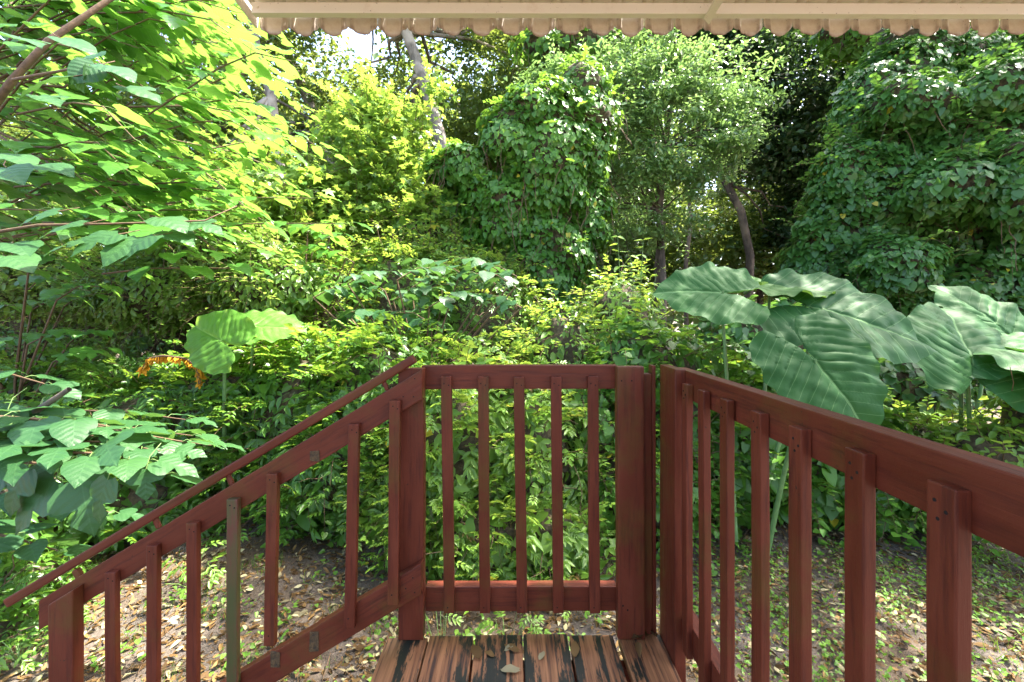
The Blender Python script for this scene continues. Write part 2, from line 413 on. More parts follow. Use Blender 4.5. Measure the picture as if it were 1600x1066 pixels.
def T_star(w=1.0):
    a = [(0, 0), (.30, -.02), (.55, .05), (.28, .24), (.62, .55), (.22, .50), (0, 1.0)]
    V = [(0, 0, 0)] + [(x*w, y, .06-.18*(x*x+y*y)) for x, y in a[1:]] + [(-x*w, y, .06-.18*(x*x+y*y)) for x, y in a[1:6]] + [(0, .35, 0)]
    V = np.array(V, float); c = len(V)-1
    F = np.array([(0, 1, c), (1, 3, c), (1, 2, 3), (3, 5, c), (3, 4, 5), (5, 6, c), (c, 7, 0), (c, 9, 7), (7, 9, 8), (c, 11, 9), (9, 11, 10), (c, 6, 11)])
    return V, [F]
def T_grid(prof, fold=.16, droop=.28, wave=.02, nx=2, back=.10, seed=0):
    """broad leaf as a grid: prof rows of (v, left half width, right half width)"""
    r = np.random.default_rng(seed)
    V = []; nr = len(prof)
    cols = [i/nx for i in range(-nx, nx+1)]
    for i, (v, wl, wr) in enumerate(prof):
        for c in cols:
            x = c*(wl if c < 0 else wr)
            y = v - back*abs(c)**1.5*(1-v)**3 + .10*abs(c)*(v)*(1-v)
            z = fold*abs(x) - droop*(y*y) - .25*x*x + wave*math.sin(i*2.1+3*c)*abs(c) + r.normal(0, .006)
            V.append((x, y, z))
    n = len(cols); F = []
    for i in range(nr-1):
        for k in range(n-1):
            F.append((i*n+k, i*n+k+1, (i+1)*n+k+1, (i+1)*n+k))
    return np.array(V, float), [np.array(F)]
P_HEART = [(0, .20, .20), (.06, .36, .37), (.18, .46, .46), (.34, .47, .47), (.50, .41, .41), (.66, .30, .30), (.82, .15, .15), (.92, .06, .06), (1.02, .004, .004)]
P_LOBL = [(0, .20, .20), (.06, .37, .36), (.20, .50, .45), (.34, .52, .47), (.44, .42, .45), (.48, .14, .40), (.56, .20, .36), (.68, .27, .28), (.82, .17, .16), (.93, .06, .06), (1.02, .004, .004)]
P_LOB2 = [(0, .20, .20), (.06, .37, .36), (.20, .50, .50), (.34, .53, .52), (.43, .44, .42), (.47, .15, .13), (.56, .22, .21), (.68, .28, .27), (.82, .17, .16), (.93, .06, .06), (1.02, .004, .004)]
T_BROAD = [T_grid(P_HEART, seed=1), T_grid(P_HEART, .05, .40, .04, seed=2), T_grid(P_LOBL, seed=3), T_grid(P_LOB2, .1, .35, .03, seed=4), T_grid(P_HEART, .28, .18, .03, seed=5)]
T_BROADH = [T_grid(P_HEART, nx=3, seed=1), T_grid(P_HEART, .05, .35, .03, nx=3, seed=2), T_grid(P_LOBL, nx=3, seed=3), T_grid(P_LOB2, .1, .30, .02, nx=3, seed=4)]
def T_pinn(k=3, w=.40, spread=58, seed=0):
    """compound leaf: pairs of leaflets along a rachis with one at the tip"""
    r = np.random.default_rng(seed); Vs = []; F4 = []; F3 = []; n = 0
    V0, F0 = T_oval4(w, .16, .18)
    items = [(0, 1.0-.36, 0, .40)]
    for i in range(k):
        y = .22+.42*i/max(1, k-1) if k > 1 else .4
        for s in (-1, 1): items.append((0, y, s*R(spread-8*i+r.normal(0, 5)), .36*(1+.1*r.normal())))
    for (x, y, a, s) in items:
        ca, sa = math.cos(a), math.sin(a)
        V = V0*s
        tilt = r.normal(0, .15)
        X = V[:, 0]*ca + V[:, 1]*sa; Y = -V[:, 0]*sa + V[:, 1]*ca; Z = V[:, 2]+V[:, 0]*tilt
        Vs.append(np.stack((X+x, Y+y, Z - .18*(y+ .3*abs(X))**2), 1))
        F4.append(F0[0]+n); n += len(V)
    # rachis
    Vs.append(np.array([(-.006, 0, 0), (.006, 0, 0), (.004, .7, -.08), (-.004, .7, -.08)])); F4.append(np.array([(n, n+1, n+2, n+3)]))
    return np.concatenate(Vs), [np.concatenate(F4)]
T_PINN = [T_pinn(3, seed=1), T_pinn(2, .48, 62, 2), T_pinn(3, .36, 50, 3)]
T_MIX = T_PINN + [(V_*.48, F_) for V_, F_ in (T_heart(), T_heart(.8, .16, .25), T_oval4(.5, .16, .2))]
T_OV = [T_oval4(), T_oval4(.5, .16, .2), T_oval4(.36, .06, .05)]
T_HE = [T_heart(), T_heart(.8, .16, .25), T_heart(1.0, .04, .1)]
T_ST = [T_star(), T_star(.85)]
T_Q = [T_quad(), T_quad(.62, .2)]

# ------------------------------------------------------------------ foliage collector
def unit(v): return v/np.maximum(np.linalg.norm(v, axis=-1, keepdims=True), 1e-9)
_sn = [(rng.normal(0, 1, 3), rng.random()*6.28) for _ in range(10)]
def snoise(P, s=1.0):
    a = np.zeros(len(P))
    for i, (k, ph) in enumerate(_sn):
        f = s*(1+.45*i); a += np.sin(P@k*f+ph)/(1+.35*i)
    return a/3.2

CLEAR = [(at(568, 62, 10.5), at(568, 62, 36), 1.0), (at(1108, 288, 10.5), at(1108, 288, 36), .75), (at(560, 640, 9), at(460, -10, 36), .01)][:2]
class Foliage:
    def __init__(s, temps, mat):
        s.T = temps; s.mat = mat; s.P = []; s.Nn = []; s.D = []; s.S = []; s.Rn = []
    def add(s, P, Nn, D, S, Rn=None):
        P = np.atleast_2d(P); n = len(P)
        s.P.append(P); s.Nn.append(np.broadcast_to(Nn, (n, 3))); s.D.append(np.broadcast_to(D, (n, 3)))
        s.S.append(np.broadcast_to(S, (n,)))
        s.Rn.append(rng.random(n) if Rn is None else np.broadcast_to(Rn, (n,)))
    def build(s, parent, nind=0, part='leaf', rest='foliage'):
        P = np.concatenate(s.P)
        # two clearings in the canopy where the sky shows
        keep = np.ones(len(P), bool)
        for (c0, c1, r_) in CLEAR:
            a = np.array(c0); d_ = np.array(c1)-a; L_ = np.linalg.norm(d_); d_ = d_/L_
            t_ = np.clip((P-a)@d_, 0, L_); q_ = np.linalg.norm(P-a-t_[:, None]*d_, axis=1)
            keep &= q_ > r_*(.25+1.1*rng.random(len(P)))*(.6+.4*t_/L_)
        s.P = [P[keep]]; s.Nn = [np.concatenate(s.Nn)[keep]]; s.D = [np.concatenate(s.D)[keep]]; s.S = [np.concatenate(s.S)[keep]]; s.Rn = [np.concatenate(s.Rn)[keep]]
        P = s.P[0]; Nn = unit(np.concatenate(s.Nn)); D = np.concatenate(s.D); S = np.concatenate(s.S); Rn = np.clip(np.concatenate(s.Rn), 0, 1)
        n = len(P)
        D = unit(D - Nn*np.sum(D*Nn, 1, keepdims=True)); X = np.cross(D, Nn)
        k = rng.integers(0, len(s.T), n)
        px = 800+FPX*P[:, 0]/np.maximum(P[:, 1], .05); py = 495-FPX*(P[:, 2]-CAMH)/np.maximum(P[:, 1], .05)
        vis = (px > -30) & (px < 1630) & (py > -20) & (py < 1086) & (P[:, 1] > .3)
        size = np.where(vis, S*FPX/np.maximum(P[:, 1], .05), 0)
        ind = np.zeros(n, bool)
        if nind:
            o = np.argsort(-size)[:nind]; o = o[size[o] > 9]
            ind[o] = True
            # a few shades of each leaf shape are shared between the single leaves
            cache = {}
            for i in o:
                b = int(Rn[i]*5.99); key = (k[i], b)
                if key not in cache:
                    V, F = s.T[k[i]]
                    cache[key] = npmesh(part, V, F, s.mat, uv=V[:, :2], rnd=np.full(len(V), (b+.5)/6))
                me = cache[key]
                ob = bpy.data.objects.new(part, me)
                M = Matrix(((X[i, 0]*S[i], D[i, 0]*S[i], Nn[i, 0]*S[i], P[i, 0]), (X[i, 1]*S[i], D[i, 1]*S[i], Nn[i, 1]*S[i], P[i, 1]),
                            (X[i, 2]*S[i], D[i, 2]*S[i], Nn[i, 2]*S[i], P[i, 2]), (0, 0, 0, 1)))
                place(ob, parent, M)
        VV = []; RR = []; UU = []; F4 = []; F3 = []; base = 0
        for ti, (V, F) in enumerate(s.T):
            sel = np.where((k == ti) & ~ind)[0]
            if not len(sel): continue
            m = len(sel); nv = len(V)
            W = (X[sel, None, :]*V[None, :, 0, None] + D[sel, None, :]*V[None, :, 1, None] + Nn[sel, None, :]*V[None, :, 2, None])*S[sel, None, None] + P[sel, None, :]
            VV.append(W.reshape(-1, 3)); RR.append(np.repeat(Rn[sel], nv)); UU.append(np.tile(V[:, :2], (m, 1)))
            offs = base + np.arange(m)*nv
            for f in F:
                g = (f[None]+offs[:, None, None]).reshape(-1, f.shape[1])
                (F4 if f.shape[1] == 4 else F3).append(g)
            base += m*nv
        if VV:
            FF = []
            if F4: FF.append(np.concatenate(F4))
            if F3: FF.append(np.concatenate(F3))
            me = npmesh(rest, np.concatenate(VV), FF, s.mat, uv=np.concatenate(UU), rnd=np.concatenate(RR))
            o = bpy.data.objects.new(rest, me); o['kind'] = 'stuff'
            place(o, parent, Matrix.Identity(4))
        return n

def ell_surface(ells, n, inner=.25, bump=.18, bs=1.2, back=.45):
    """points and outward normals near the surface of a union of ellipsoids"""
    C = np.array([e[0] for e in ells], float); Rr = np.array([e[1] for e in ells], float)
    area = np.array([(r[0]*r[1]+r[1]*r[2]+r[0]*r[2]) for r in Rr]); pr = area/area.sum()
    Ps = []; Ns = []; got = 0
    while got < n:
        m = int(n*1.6)
        k = rng.choice(len(ells), m, p=pr)
        d = unit(rng.normal(0, 1, (m, 3)))
        depth = 1-inner*rng.random(m)**1.7
        P = C[k]+Rr[k]*d*depth[:, None]
        P += unit(d/Rr[k])*(snoise(C[k]+Rr[k]*d, bs)*bump)[:, None]
        Nn = unit(d/Rr[k])
        ok = np.ones(m, bool)
        for j in range(len(ells)):
            q = np.sum(((P-C[j])/Rr[j])**2, 1)
            ok &= ~((k != j) & (q < .62))
        ok &= (Nn[:, 1] < .25) | (rng.random(m) < back)
        ok &= P[:, 2] > GZ+.01
        Ps.append(P[ok]); Ns.append(Nn[ok]); got += ok.sum()
    return np.concatenate(Ps)[:n], np.concatenate(Ns)[:n]

def shell(fol, ells, n, size, inner=.25, bump=.18, bs=1.2, up=.5, jit=.55, down=1.0, back=.45, rs=.9, thin=None):
    P, Nn = ell_surface(ells, n, inner, bump, bs, back)
    if thin is not None:
        h = snoise(P, 2.3); keep = h > thin; P = P[keep]; Nn = Nn[keep]
    n = len(P)
    nn = unit(Nn*(1-.3*up)+np.array((0, 0, up))+rng.normal(0, jit*.5, (n, 3)))
    D = np.array((0, 0, -down))+Nn*.35+rng.normal(0, jit*.6, (n, 3))
    S = size*(.45+1.0*rng.random(n)**1.3)
    rn = .42+.33*snoise(P, rs)+rng.normal(0, .16, n)
    fol.add(P, nn, D, S, rn)

def core(name, ells, parent, mat, shrink=.78, bump=.14, bs=1.6):
    """solid brown filler for the dead stem tangle, added to block light and darken gaps"""
    VV = []; FF = []; n = 0
    for (c, r) in ells:
        nu, nv = 26, 16
        u = np.linspace(0, 2*np.pi, nu, endpoint=False); v = np.linspace(.02, np.pi-.02, nv)
        d = np.stack([np.outer(np.sin(v), np.cos(u)), np.outer(np.sin(v), np.sin(u)), np.outer(np.cos(v), np.ones(nu))], -1).reshape(-1, 3)
        P = np.array(c)+np.array(r)*d
        P = P + unit(d/np.array(r))*(snoise(P, bs)*bump)[:, None]
        P = np.array(c)+(P-np.array(c))*shrink + d*(snoise(P, 9.0)*.02)[:, None]
        P[:, 2] = np.maximum(P[:, 2], GZ-.05)
        F = []
        for i in range(nv-1):
            for k in range(nu): F.append((i*nu+k, (i+1)*nu+k, (i+1)*nu+(k+1) % nu, i*nu+(k+1) % nu))
        VV.append(P); FF.append(np.array(F)+n); n += len(P)
    V = np.concatenate(VV)
    o = bpy.data.objects.new(name, npmesh(name, V, np.concatenate(FF), mat, rnd=np.zeros(len(V))))
    place(o, parent, Matrix.Identity(4)); return o

def sprigs(fol, tubes, P0, Dir, L, nl, size, spread=.9, arch=-.35, rad=.003, rn=None, flat=True):
    """leafy shoots: alternate leaves along an arching stem"""
    for i in range(len(P0)):
        d = unit(Dir[i]); l = L*(.6+.8*rng.random())
        side = unit(np.cross(d, (0, 0, 1))+rng.normal(0, .05, 3)); upv = unit(np.cross(side, d))
        t = np.linspace(.12, 1, nl)
        pts = P0[i]+d*(t*l)[:, None]+np.array((0, 0, arch))*((t**2)*l)[:, None]
        sgn = np.where(np.arange(nl) % 2 == 0, 1, -1)[:, None]
        tang = unit(d+np.array((0, 0, arch))*2*t[:, None])
        D = side*sgn*spread+tang*(.55+.9*(t[:, None] > .93))+rng.normal(0, .16, (nl, 3))+np.array((0, 0, -.18))
        nn = unit(upv*.9+np.array((0, 0, .5))+rng.normal(0, .28, (nl, 3)))
        S = size*(1-.45*t)*(.75+.5*rng.random(nl))
        r0 = (rng.random()*.5+.2) if rn is None else rn
        fol.add(pts, nn, D, S, r0+.35*t**2+rng.normal(0, .08, nl))
        if tubes is not None:
            tt = np.array((0, .35, .7, 1.0))
            q = P0[i]+d*(tt*l)[:, None]+np.array((0, 0, arch))*((tt**2)*l)[:, None]
            tubes.add(q, [rad, rad*.85, rad*.6, rad*.3], 4)

# ------------------------------------------------------------------ ground
def gz(x, y): return GZ + .035*np.sin(x*1.3+.4)*np.cos(y*1.1) + .02*np.sin(x*3.1+y*2.3) + .012*np.sin(x*7.7-y*5.9)+np.clip(y-6, 0, 60)*.012
def ground():
    xs = np.concatenate([np.linspace(-90, -8, 18), np.linspace(-7.5, 7.5, 160), np.linspace(8, 90, 18)])
    ys = np.concatenate([np.linspace(-20, -1, 8), np.linspace(-.8, 6, 90), np.linspace(6.5, 120, 30)])
    X, Y = np.meshgrid(xs, ys); Z = gz(X, Y)+rng.normal(0, .004, X.shape)
    V = np.stack((X, Y, Z), -1).reshape(-1, 3); nx = len(xs)
    i, k = np.meshgrid(np.arange(len(ys)-1), np.arange(nx-1), indexing='ij')
    F = np.stack((i*nx+k, i*nx+k+1, (i+1)*nx+k+1, (i+1)*nx+k), -1).reshape(-1, 4)
    o = bpy.data.objects.new('ground', npmesh('ground', V, F, M_SOIL)); link(o); o['kind'] = 'structure'
ground()

# ------------------------------------------------------------------ deck
deck = empty('wooden_deck', (.04, .6, 0), 'weathered wooden deck floor with mildew-darkened reddish planks between the railings', 'deck')
PL = [(-.433, -.292, 1.462), (-.286, -.133, 1.470), (-.127, .035, 1.474), (.041, .193, 1.478), (.199, .350, 1.474), (.371, .517, 1.482)]
for i, (a, b, y1) in enumerate(PL):
    beam('plank', ((a+b)/2, -.9, -.019-.002*(i % 2)), ((a+b)/2, y1, -.019), b-a, .038, (1, 0, 0), M_DECK, deck, .004, seg=6, warp=.0012)
for y in (1.40, .2, -.6):
    beam('joist', (-.43, y, -.040-.07), (.515, y, -.040-.07), .038, .135, (0, 1, 0), M_PAINT, deck, .002)
for sx in (-.40, .49):
    beam('support_post', (sx, 1.30, GZ-.1), (sx, 1.30, -.041), .085, .085, (1, 0, 0), M_PAINT, deck, .004)

# ------------------------------------------------------------------ railings
ZT = CAMH-.1715        # top of the top rail
ZBT, ZBB = CAMH-.950, CAMH-1.036
def nailset(parent_obj, parent_emp, pts, nrm, r=.0035):
    for p in pts:
        M, L = frame_from(Vector(p)-Vector(nrm)*.004, Vector(p)+Vector(nrm)*.0006, (0, 0, 1) if abs(nrm[2]) < .5 else (1, 0, 0))
        bm = bmesh.new(); bmesh.ops.create_cone(bm, cap_ends=True, segments=8, radius1=r, radius2=r*.8, depth=L)
        for v in bm.verts: v.co.z += L/2
        me = bpy.data.meshes.new('nail_hole'); bm.to_mesh(me); bm.free(); me.materials.append(M_HOLE)
        o = bpy.data.objects.new('nail_hole', me); link(o, parent_obj)
        pm = parent_obj.matrix_basis
        o.matrix_basis = pm.inverted() @ Matrix.Translation(-Vector(parent_emp.location)) @ M

fr = empty('front_railing', (.1, 1.5, 0), 'short red-brown railing straight ahead across the deck end', 'railing', None)
YF = 1.483             # face of the front rails
o = beam('top_rail', (-.318, YF+.019, ZT-.0435), (.37, YF+.019, ZT-.0395), .038, .083, (0, 1, 0), M_PAINT, fr, .003, seg=8, warp=.0012)
o = beam('bottom_rail', (-.305, YF+.021, (ZBT+ZBB)/2), (.37, YF+.021, (ZBT+ZBB)/2), .038, .086, (0, 1, 0), M_PAINT, fr, .003, seg=8, warp=.0008)
for (xt, xb) in ((698, 702), (755, 758), (811, 815.5), (869, 872), (926, 929)):
    Xt = (xt-800)/FPX*(YF-.01); Xb = (xb-800)/FPX*(YF-.01)
    b = beam('baluster', (Xb, YF-.0105, ZBB+.008), (Xt, YF-.0105, ZT-.036+rng.normal(0, .001)), .037, .019, (1, 0, 0), M_PAINT, fr, .0025, seg=8, warp=.0007)
    nailset(b, fr, [(Xb-.004, YF-.020, ZBB+.028), (Xt-.008, YF-.020, ZT-.060), (Xt+.008, YF-.020, ZT-.066)], (0, -1, 0), .003)
p = beam('post', (-.346, 1.464, .002), (-.346, 1.464, ZT-.006), .087, .038, (1, 0, 0), M_PAINT, fr, .004, seg=10, warp=.001)
p = beam('post', (.409, 1.464, .002), (.407, 1.464, ZT+.001), .094, .036, (1, 0, 0), M_PAINT, fr, .006, seg=10, warp=.001)
nailset(p, fr, [(.375, 1.446, ZT-.048), (.388, 1.446, ZT-.062), (.41, 1.446, ZT-.048), (.38, 1.446, .12), (.396, 1.446, .105)], (0, -1, 0))
beam('post', (.475, 1.490, .002), (.473, 1.490, ZT-.028), .030, .036, (1, 0, 0), M_PAINT, fr, .003, seg=10, warp=.001)
beam('corner_batten', (.497, 1.490, .002), (.494, 1.490, ZT+.001), .012, .040, (1, 0, 0), M_PAINT, fr, .002)

rr_ = empty('side_railing', (.57, .8, 0), 'longer red-brown railing receding along the right side of the deck', 'railing', None)
XR = .551
beam('top_rail', (XR+.019, .2, ZT-.0435), (XR+.019, 1.432, ZT-.0445), .038, .087, (1, 0, 0), M_PAINT, rr_, .003, seg=14, warp=.0015)
beam('bottom_rail', (XR+.019, .2, (ZBT+ZBB)/2), (XR+.019, 1.44, (ZBT+ZBB)/2), .038, .086, (1, 0, 0), M_PAINT, rr_, .003, seg=10, warp=.001)
beam('end_post', (.538, 1.415, -.14), (.536, 1.415, ZT+.004), .036, .139, (1, 0, 0), M_PAINT, rr_, .004, seg=10, warp=.001)
beam('end_post', (.533, .375, -.14), (.533, .375, ZT-.088), .035, .089, (1, 0, 0), M_PAINT, rr_, .003)
for i, y in enumerate((1.302, 1.185, 1.062, .921, .791, .657, .524)):
    b = beam('baluster', (XR-.0105, y, ZBB-.006), (XR-.0105, y+.002*math.sin(i*2), ZT-.036), .020, .037, (1, 0, 0), M_PAINT, rr_, .0025, seg=10, warp=.0009)
    nailset(b, rr_, [(XR-.0207, y+.006, ZT-.058), (XR-.0207, y-.008, ZT-.068), (XR-.0207, y+.002, ZT-.080)], (-1, 0, 0), .003)

sr = empty('stair_railing', (-.9, 1.4, 0), 'sloping red-brown stair railing running down to the left from the front post', 'railing', None)
YS = 1.410             # near face of the stair boards
SS = .604              # slope in the picture plane
def spt(px, py, y=YS): return at(px, py, y)
def slanted(name, px0, py0, px1, hv, y0, th, cut=True, **kw):
    """board whose near face has its top edge through (px0,py0), going left to px1"""
    a = spt(px0, py0, y0); b = spt(px1, py0+(px0-px1)*SS, y0)
    a[2] -= hv/2; b[2] -= hv/2; a[1] += th/2; b[1] += th/2
    d = math.atan(SS)
    return beam(name, b, a, hv*math.cos(d), th, (-math.sin(d), 0, math.cos(d)), M_PAINT, sr, .003, cut0=(1, 0, 0), cut1=(1, 0, 0), seg=12, warp=.001, **kw)
ub = slanted('upper_board', 659.5, 577.5, 60, .100, YS, .034)
lb = slanted('lower_board', 658, 881, 250, .104, YS, .034)
nailset(ub, sr, [spt(648, 592), spt(630, 620), spt(646, 620)], (0, -1, 0), .003)
nailset(lb, sr, [spt(645, 903), spt(634, 920), spt(648, 926)], (0, -1, 0), .003)
BS = [(175, 895, 1110, 0, 0), (239.5, 853, 1110, 0, 0), (302, 818, 1110, 0, 0), (365, 781, 1110, 0, 1), (427.5, 741, 1010, -4, 0), (556, 663, 983, -8, 0), (620, 626, 946, -4, 0)]
for (px, pt, pb, tilt, al) in BS:
    yb = YS-.0105
    a = at(px-3+tilt, pb, yb-.0095); b_ = at(px-3, pt, yb-.0095); a[1] = b_[1] = yb
    b = beam('baluster', a, b_, .0355, .020, (1, 0, 0), M_ALGAE if al else M_PAINT, sr, .0025, seg=9, warp=.0008,
             label='green algae-stained baluster' if al else None)
    q = at(px-4+tilt, min(pb-16, 1050), yb-.010); q2 = at(px-6, pt+9, yb-.010); q3 = at(px+1, pt+13, yb-.010)
    nailset(b, sr, [tuple(q2), tuple(q3)]+([tuple(q)] if pb < 1050 else []), (0, -1, 0), .003)
def scar(px, py, w_, h_):
    c = at(px, py, YS); c[1] = YS-.0006
    bm = bmesh.new(); bmesh.ops.create_cube(bm, size=1)
    for v in bm.verts: v.co = Vector((v.co.x*w_/FPX*YS+.002*random.uniform(-1, 1), v.co.y*.003, v.co.z*h_/FPX*YS+.003*random.uniform(-1, 1)))
    me = bpy.data.meshes.new('bare_patch'); bm.to_mesh(me); bm.free(); me.materials.append(M_SCAR)
    o = bpy.data.objects.new('bare_patch', me); place(o, sr, Matrix.Translation(Vector(c)))
    o['label'] = 'bare patch where a baluster has come away'
scar(492, 713, 14, 15); scar(491, 1003, 14, 30); scar(430, 1030, 15, 24)
nw = beam('post', at(94, 1150, 1.372)+np.array((0, .019, 0)), at(94, 934, 1.372)+np.array((0, .019, 0)), .081, .038, (1, 0, 0), M_PAINT, sr, .004, cut1=(-SS, 0, 1), seg=6, warp=.0008)
nailset(nw, sr, [at(84, 944, 1.3725), at(94, 944, 1.3725), at(101, 938, 1.3725), at(108, 940, 1.3725)], (0, -1, 0), .003)
# round-edged hand rail carried on short dowels
d = math.atan(.612)
h0 = at(16, 940, 1.43); h1 = at(648, 560, 1.43)
beam('handrail', h0, h1, .030, .034, (-math.sin(d), 0, math.cos(d)), M_PAINT, sr, .006, seg=10, warp=.001)
for (px, py) in ((604, 602), (361, 750), (247, 817)):
    a = at(px+2, py+8, 1.43); b_ = at(px-6, py-10, 1.43)
    beam('handrail_bracket', a, b_, .014, .014, (0, 1, 0), M_PAINT, sr, .004)
b_ = at(126, 895, 1.42); beam('handrail_bracket', b_+np.array((.006, 0, -.03)), b_+np.array((-.016, 0, .012)), .018, .018, (0, 1, 0), M_PAINT, sr, .004)

# ------------------------------------------------------------------ awning
aw = empty('metal_awning', (.8, 1.8, 2.4), 'cream corrugated metal awning with rusty scalloped valance overhead', 'awning')
AX0, AX1 = -1.14, 3.2
YV = 1.90
def awn_z(y): return 2.462+(YV-y)*.13
# corrugated pans, each one a part
pitch = 46.3/FPX*YV
npan = int((AX1-AX0)/(pitch))
prof = [(0, 0), (.10, 0), (.13, .016), (.20, .016), (.23, 0), (.77, 0), (.80, .016), (.87, .016), (.90, 0), (1.0, 0)]
def pan_mesh():
    V = []; F = []
    ys = (-1.4, .3, 1.2, YV)
    for y in ys:
        for (u, z) in prof: V.append((u*pitch*.998, y, awn_z(y)+z))
    for y in ys[::-1]:
        for (u, z) in prof[::-1]: V.append((u*pitch*.998, y, awn_z(y)+z+.0015))
    n = len(prof); m = len(ys)
    for i in range(m-1):
        for k in range(n-1):
            F.append((i*n+k, i*n+k+1, (i+1)*n+k+1, (i+1)*n+k))
            o = m*n; F.append((o+i*n+k, o+i*n+k+1, o+(i+1)*n+k+1, o+(i+1)*n+k))
    return npmesh('roof_pan', np.array(V), np.array(F), M_AWN, smooth=False, rnd=np.zeros(len(V)))
pm = pan_mesh()
for i in range(npan):
    o = bpy.data.objects.new('roof_pan', pm); place(o, aw, Matrix.Translation((AX0+i*pitch, 0, 0)))
def scallop(seed):
    r = np.random.default_rng(seed); V = []; F = []; Rn = []
    nu = 24
    rib = [(0, 0), (.10, 0), (.13, .011), (.2, .011), (.23, 0), (.77, 0), (.80, .011), (.87, .011), (.90, 0), (1.0, 0)]
    us = np.linspace(0, 1, nu+1)
    e = r.normal(0, .0012, nu+1)
    ph = r.random()*6
    for j in range(6):
        for i, u in enumerate(us):
            off = -np.interp(u, [a for a, b in rib], [b for a, b in rib])
            # scallop: a broad curved tongue between two notches
            drop = .040*(abs(math.sin(math.pi*(u)))**.75)+.004*math.sin(2*math.pi*u+ph)
            zb = 2.462 - .048 - drop + e[i]*(1 if .05 < u < .95 else 0)
            z = 2.466+(zb-2.466)*j/5
            V.append((u*pitch, off + .004*math.sin(u*3+ph)*j/5, z)); Rn.append(min(1, (j/5)**5*1.0+(.55+.25*(j/5) if (.08 < u < .25 or .78 < u < .92) else 0)*(.4+.6*j/5)))
    n = nu+1
    for j in range(5):
        for i in range(nu): F.append((j*n+i, j*n+i+1, (j+1)*n+i+1, (j+1)*n+i))
    V = np.array(V); F = np.array(F)
    V2 = V+np.array((0, .002, 0)); F2 = F[:, ::-1]+len(V)
    rim = [((5*n+i), (5*n+i+1), len(V)+5*n+i+1, len(V)+5*n+i) for i in range(nu)]
    return npmesh('valance_scallop', np.concatenate((V, V2)), np.concatenate((F, F2, np.array(rim))), M_VAL, smooth=False, rnd=Rn+Rn)
sm = [scallop(i) for i in range(5)]
for i in range(npan):
    o = bpy.data.objects.new('valance_scallop', sm[(i*3) % 5]); place(o, aw, Matrix.Translation((AX0+.05+(i-.35)*pitch, YV+.003*math.sin(i*1.7), 0)))
beam('support_beam', (AX0+.03, 1.815, 2.428), (AX1, 1.815, 2.420), .046, .030, (0, 0, 1), M_AWN, aw, .002)
beam('support_beam', (AX0+.03, .5, awn_z(.5)-.025), (AX1, .5, awn_z(.5)-.025), .046, .030, (0, 0, 1), M_AWN, aw, .002)
beam('awning_arm', (.842, 1.83, 2.392), (.842, -1.0, 2.58), .036, .010, (1, 0, 0), M_AWN, aw, .001, cut0=(-.9, 1, 0))
beam('side_trim', (AX0-.012, YV+.01, 2.452), (AX0-.012, -1.3, awn_z(-1.3)+.02), .085, .012, (0, 0, 1), M_AWN, aw, .002)
bm = bmesh.new(); bmesh.ops.create_cone(bm, cap_ends=True, segments=14, radius1=.007, radius2=.006, depth=.006)
me = bpy.data.meshes.new('bolt'); bm.to_mesh(me); bm.free(); me.materials.append(M_VAL)
o = bpy.data.objects.new('bolt', me); place(o, aw, Matrix.Translation((AX0+.055, 1.7975, 2.43)) @ Matrix.Rotation(R(90), 4, 'X'))

#VEG
exec_veg = True
# ------------------------------------------------------------------ vegetation far to near
def E(px, py, Y, rx, ry, rz):
    c = at(px, py, Y); return (c, (rx, ry, rz))

def tree(name, base, lean_pts, r0, r1, ells, ncl, per, clr, lsize, fmat, bmat, label, cat, temps=None, group=None, limbs=10, back=.5, seed=None, nsp=0, spl=.5, sps=None):
    """trunk through the given points, limbs out to leaf clumps spread through the crown"""
    root = empty(name, tuple(base), label, cat, group)
    tr = Tubes(); pts = [np.array(base)+np.array((0, 0, -.2))]+[np.array(p) for p in lean_pts]
    k = len(pts); tr.add(pts, [r0+(r1-r0)*i/(k-1) for i in range(k)], 10)
    tr.obj('trunk', bmat, root)
    P, Nn = ell_surface(ells, ncl, .55, .3, .8, back)
    br = Tubes(); top = pts[-1]
    anc = np.array(pts[len(pts)//2:])
    for i in rng.choice(ncl, min(limbs, ncl), replace=False):
        a = anc[np.argmin(np.linalg.norm(anc-P[i], axis=1)+rng.random(len(anc))*1.0)]
        br.wig(a, P[i], r1*.55, r1*.08, 6, .07, 5, .06)
    br.obj('branches', bmat, root, kind='stuff')
    f = Foliage(temps or T_Q, fmat)
    n = ncl*per
    Cc = np.repeat(P, per, 0); Cn = np.repeat(Nn, per, 0)
    cr = np.repeat(clr*(.6+.8*rng.random(ncl)), per)
    off = rng.normal(0, .5, (n, 3))*cr[:, None]*np.array((1.15, 1.15, .6))
    tone = np.repeat(.45+.22*rng.normal(0, 1, ncl), per)
    f.add(Cc+off, unit(Cn*.3+np.array((0, 0, .7))+rng.normal(0, .5, (n, 3))), rng.normal(0, 1, (n, 3))+np.array((0, 0, -.5)), lsize*(.6+.8*rng.random(n)), tone+rng.normal(0, .12, n))
    if nsp:
        P, Nn = ell_surface(ells, nsp, .08, .3, .8, .5); st_ = Tubes()
        sprigs(f, st_, P-Nn*.1, Nn+rng.normal(0, .45, Nn.shape)+np.array((0, 0, .45)), spl, 9, (sps or lsize*1.15), arch=-.3, rad=.005)
        st_.obj('shoots', bmat, root, kind='stuff')
    f.build(root, 0)
    return root

def base_at(px, Y):
    x = (px-800)/FPX*Y; return np.array((x, Y, float(gz(x, Y))))

